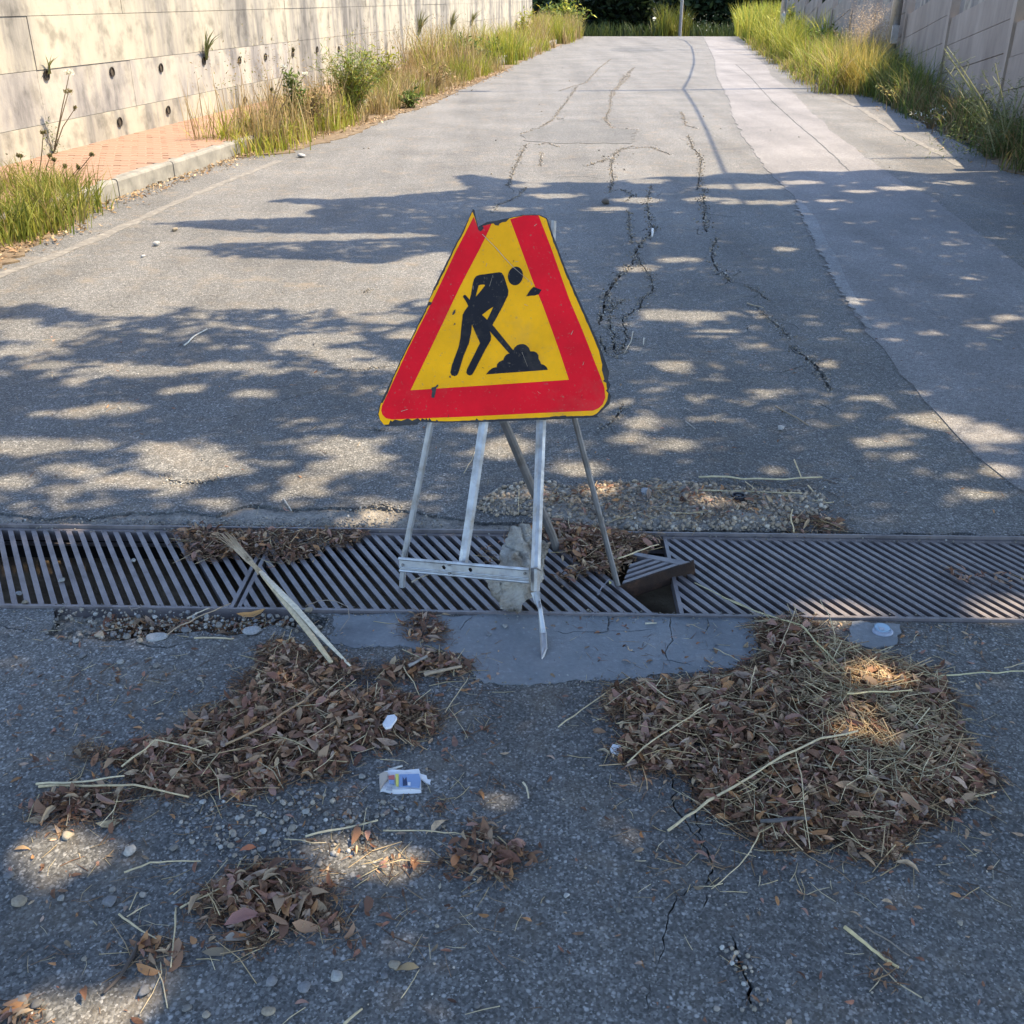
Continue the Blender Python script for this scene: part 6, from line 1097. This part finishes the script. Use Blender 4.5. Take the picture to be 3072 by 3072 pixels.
for c, rad, n, cols, lab in (((5.6, 58, 1.3), (1.6, 1.2, 2.0), 5200, BACKLIT_GREENS * .7, 'darkest blue-green tree closing the road at its left bend'), ((9.6, 64, 1.6), (2.6, 2, 2.8), 5200, BACKLIT_GREENS * 1.2, 'dark tree left of the thin post beyond the crest'), ((12.8, 62, 1.5), (2.6, 2, 2.8), 5200, BACKLIT_GREENS * 1.4, 'dark leafy tree right of the thin post beyond the crest'), ((16.2, 62, 1.5), (2.6, 2, 2.8), 4600, BACKLIT_GREENS * 1.3, 'dark tree above the bright right-hand grass'), ((2.6, 62, 1.6), (2.2, 2, 2.8), 4200, BACKLIT_GREENS * 2.4, 'mid-green tree behind the end of the left wall'), ((20.5, 66, 2.2), (3, 2, 3.2), 2600, BACKLIT_GREENS * 1.4, 'dark tree farthest to the right behind the wall'), ((-2.5, 64, 2.2), (3, 2, 3), 2200, BACKLIT_GREENS * 1.8, 'tree hidden mostly by the left wall end')):
    shrub_mass(lab, c, rad, int(n * 1.4), .46, cols, 'background_tree', 'tree', group='trees closing the view beyond the crest')
b = Bag(); zone([(3.0, 54.5), (17, 54.5), (18, 58), (3, 58)], 3000, .35, 1.0, .03, .5, np.vstack([DKG * .9, DKG * .6]), b, z=-.4); zone([(6.7, 53.5), (8.0, 53.5), (9.4, 57), (7.6, 57)], 800, .5, 1.4, .02, .5, np.vstack([YG * .5, GR * .6]), b, z=-.3, clump=16)
pw = np.stack([rng.uniform(8, 14, 130), rng.uniform(54, 57, 130), rng.uniform(.1, .8, 130)], 1); twigleaves(b, pw, rng.uniform(.05, .10, 130), np.array([(.2, .22, .18)]), wide=2)
tag(b.build('undergrowth', M['grass']), 'dark undergrowth with a bright grassy patch beyond the road crest', 'undergrowth', None, 'stuff')
b = Bag(); n = 26000; P = np.stack([rng.uniform(-28, 48, n), rng.normal(84, 2.0, n), rng.uniform(-4, 3.2, n)], 1); twigleaves(b, P, rng.uniform(.5, .9, n), BACKLIT_GREENS * 1.1, wide=1.5)
tag(b.build('distant_woods', M['foliage']), 'dark far-off woodland closing the gap behind the trees', 'woods', None, 'stuff')
sp_ = thing('road_post', 'thin grey post standing in the undergrowth beyond the crest', 'post', loc=(7.95, 53.5, -.2)); MB().tube([(0, 0, -.3), (0, 0, 2.6)], .08, 8).build('post_shaft', M['zincdark'], sp_); MB().tube([(0, 0, 2.6), (0, 0, 2.66)], .11, 8).build('post_cap', M['pole'], sp_)  # darker steel on the shaft stands in for the shade it is in

# ---------------------------------------------------------------- roadside trees that shade the near road
OV = 1.59006
S_main = [(1445, 585), (1520, 552), (1700, 545), (1800, 548), (1900, 535), (2000, 528), (2100, 530), (2180, 516), (2300, 522), (2400, 512), (2500, 516), (2650, 508), (2800, 520), (3000, 512), (3500, 516), (6500, 560), (6500, 9000), (-6000, 9000), (-6000, 930), (-900, 935), (0, 915), (120, 905), (200, 918), (330, 948), (480, 938), (560, 925), (640, 928), (800, 915), (900, 932), (1080, 905), (1180, 915), (1250, 890), (1330, 890), (1345, 845), (1290, 820), (1350, 800), (1352, 740), (1400, 690)]
S_f = [[(430, 672), (560, 662), (700, 655), (1000, 648), (1500, 640), (1500, 700), (1150, 702), (900, 703), (760, 700), (640, 690), (540, 682)], [(505, 745), (580, 735), (660, 728), (900, 722), (1500, 700), (1500, 770), (1300, 760), (1150, 795), (1040, 790), (950, 782), (850, 780), (700, 776), (560, 770), (620, 755)], [(780, 606), (860, 592), (1000, 596), (1150, 588), (1300, 575), (1500, 560), (1500, 720), (1200, 700), (1000, 660), (900, 640), (960, 618)], [(1355, 528), (1420, 522), (1480, 530), (1600, 548), (1600, 640), (1450, 620)], [(440, 918), (520, 912), (600, 914), (640, 925), (560, 940)]]
sp_l = [(75, 632, 92, 12), (20, 612, 40, 10), (260, 700, 105, 7), (420, 690, 55, 6), (560, 655, 60, 6), (640, 668, 60, 7), (700, 690, 50, 6), (610, 638, 60, 5), (730, 600, 50, 5), (690, 583, 60, 5), (650, 560, 60, 5), (130, 778, 75, 5), (230, 768, 55, 5), (30, 662, 45, 6), (150, 838, 95, 5), (30, 845, 55, 10), (360, 868, 75, 20), (420, 885, 45, 12), (285, 845, 60, 7), (260, 908, 85, 7), (320, 912, 45, 9), (180, 890, 60, 5), (20, 910, 45, 7), (640, 842, 75, 11), (690, 868, 50, 13), (620, 880, 60, 6), (590, 905, 40, 6), (560, 928, 40, 6), (700, 972, 42, 9), (745, 965, 20, 6), (955, 848, 45, 16), (1300, 597, 78, 8), (1250, 592, 40, 6), (1270, 690, 42, 6), (1110, 885, 42, 9), (1210, 800, 27, 7), (1190, 830, 27, 6), (1270, 838, 45, 5), (1240, 850, 28, 5), (1345, 630, 40, 4), (1200, 508, 40, 4), (1280, 490, 40, 3), (1790, 800, 55, 9), (1740, 790, 40, 8), (1870, 822, 60, 10), (1690, 832, 35, 6), (1640, 835, 20, 4), (1900, 890, 45, 5), (1770, 895, 35, 4), (1840, 935, 45, 5), (1660, 975, 40, 6), (1900, 600, 22, 4), (1830, 525, 16, 2), (1760, 630, 13, 3), (1860, 618, 30, 3), (1480, 470, 22, 2),
        (1400, 352, 85, 5), (1330, 376, 45, 3), (1430, 382, 80, 3), (1200, 378, 42, 4), (1220, 342, 36, 4), (1800, 345, 32, 3), (1700, 356, 45, 3), (1510, 345, 36, 3), (1150, 395, 40, 4), (1050, 370, 45, 4), (1000, 350, 30, 3), (1620, 362, 24, 2), (1560, 380, 30, 2), (950, 395, 30, 4), (880, 540, 30, 6), (780, 630, 40, 7), (760, 560, 40, 6),
        (120, 1612, 40, 18), (700, 1618, 34, 20), (1628, 1292, 16, 2), (1592, 1392, 4, 4), (180, 1912, 95, 10), (1890, 1150, 30, 4), (1580, 1155, 25, 3), (1130, 925, 25, 5), (1020, 935, 20, 8), (1360, 960, 30, 7), (90, 690, 50, 4), (480, 742, 40, 4), (340, 735, 40, 4), (150, 720, 40, 4), (1450, 742, 30, 3), (1560, 690, 26, 3), (1640, 752, 24, 3)]
faint = [(330, 1192, 55, 12), (80, 1215, 40, 22), (250, 1180, 40, 12), (1030, 1730, 60, 18), (760, 1815, 60, 20), (1300, 1350, 40, 14), (1540, 1885, 60, 14), (1240, 1720, 40, 16), (960, 1560, 50, 14), (560, 1300, 40, 12), (1760, 1330, 40, 12), (1480, 1130, 40, 6), (420, 1180, 30, 8), (1180, 1880, 50, 14), (1820, 1700, 40, 14), (1430, 655, 60, 4), (1500, 890, 60, 5), (1350, 790, 60, 4), (1300, 720, 50, 4), (1480, 960, 50, 5), (1150, 760, 30, 4), (560, 800, 70, 5), (480, 700, 60, 4), (330, 640, 50, 4), (1700, 860, 50, 4), (150, 930, 60, 5), (400, 950, 50, 4), (1800, 460, 30, 2), (1620, 570, 40, 3), (1560, 800, 40, 4)]
sp_all = [(a, b, c, d_, 1.0) for a, b, c, d_ in sp_l] + [(a, b, c, d_, .62 if b < 1130 else .34) for a, b, c, d_ in faint if b < 1130 or a < 900]
spots = np.array([(a * OV, b * OV, c * OV * (.86 if b < 1130 else 1) + (45 if b > 1130 else 0), d_ * OV * (.9 if b < 1130 else 1) + (26 if b > 1130 else 0), w_) for a, b, c, d_, w_ in sp_all])
def shade_ok(px, py):
    P = np.stack([px, py], 1); s_ = inpoly(P, S_main)
    for q in S_f: s_ |= inpoly(P, q)
    s_ |= py > 3150
    for a, b_, c, d_, w_ in spots:
        q = ((px - a) / c) ** 2 + ((py - b_) / d_) ** 2; s_ &= ~((q < 1.0) & (RND < w_)) & ~((q < 1.9) & (RND < .5 * w_))
    return s_
def proj_np(x, y):
    yy_ = np.maximum(y, .35); d_ = yy_ * cT + H * sT; u = yy_ * sT - H * cT; return 1536 + x / d_ * F, np.where(y < .6, 4000, 1536 - u / d_ * F)
NL = 270000; RND = rng.random(NL); gx = rng.uniform(-5.4, 6.6, NL); gy = np.where(rng.random(NL) < .42, rng.uniform(-1.2, 3.0, NL), rng.uniform(2.6, 10.8, NL)); hh = rng.uniform(3.6, 7.4, NL)
cl = rng.uniform(-1, 1, (NL,)); kk = hh / math.tan(SUN_EL); LP = np.stack([gx + SUN_H.x * kk, gy + SUN_H.y * kk, hh], 1); lsz = rng.uniform(.085, .165, NL)
R = rotmats(rng.uniform(0, 6.28, NL), rng.normal(0, .55, NL), rng.normal(0, .55, NL)); LV = np.einsum('nij,vj->nvi', R, (LEAF4 - np.array([.5, 0, 0])) * np.array([1, 1.5, 1])) * lsz[:, None, None] + LP[:, None, :]
vn = vnoise(np.stack([gx * .55, gy * 1.1, np.zeros(NL)], 1), 1.6, 9) + .6 * vnoise(np.stack([gx, gy * 2, np.zeros(NL)], 1), 3.7, 10)
kp_ = np.where(gy < 2.75, 1.15, .60 + .30 * np.clip(vn, -1.2, 2)) + np.where(gy > 2.75, .42 * np.clip((gx + .1) / .5, 0, 1), 0) + np.clip((gy - 6.2) * .3, 0, .4); ok = rng.random(NL) < kp_
for v in list(range(4)) + [-1]:
    q = LP if v < 0 else LV[:, v]; sx_ = q[:, 0] - SUNV.x / SUNV.z * q[:, 2]; sy_ = q[:, 1] - SUNV.y / SUNV.z * q[:, 2]; a, b_ = proj_np(sx_, sy_); ok &= shade_ok(a, b_)
LV, LP = LV[ok], LP[ok]
TR = [((6.9, .8), 'leafy roadside tree behind the viewer throwing the nearest shade'), ((6.6, 5.0), 'leafy roadside tree beside the drain throwing dappled shade on the sign'), ((7.1, 9.0), 'leafy roadside tree at the edge of the sunlit road')]
own = np.argmin(np.stack([np.abs(LP[:, 1] - c[1] - 1.0) for c, _ in TR], 1), 1)
CC = np.array([(.035, .06, .016), (.05, .08, .02), (.028, .048, .014)])
for i, (c, lab) in enumerate(TR):
    t = thing('roadside_tree', lab, 'tree', 'trees shading the near road', (c[0], c[1], 0)); m_ = own == i; V = LV[m_].reshape(-1, 3) - np.array([c[0], c[1], 0]); n = m_.sum(); T = (LEAF4T[None] + (np.arange(n) * 4)[:, None, None]).reshape(-1, 3); b = Bag(); b.add(V, T, np.repeat(CC[rng.integers(0, 3, n)], 4, 0)); b.build('crown', M['foliage'], t)
    m = MB(); m.tube([(0, 0, -.1), (.05, 0, 1.6), (-.05, .1, 3.6)], [.17, .14, .11], 9)
    Pm = LP[m_] - np.array([c[0], c[1], 0])
    for k in range(12):
        e = Pm[rng.integers(0, n)]; m.tube([(-.05, .1, 3.5), tuple(e * np.array([.5, .5, 0]) + np.array([0, 0, 3.5 + (e[2] - 3.5) * .7])), tuple(e)], [.05, .03, .008], 5, cap=False)
    m.build('trunk', M['bark'], t)
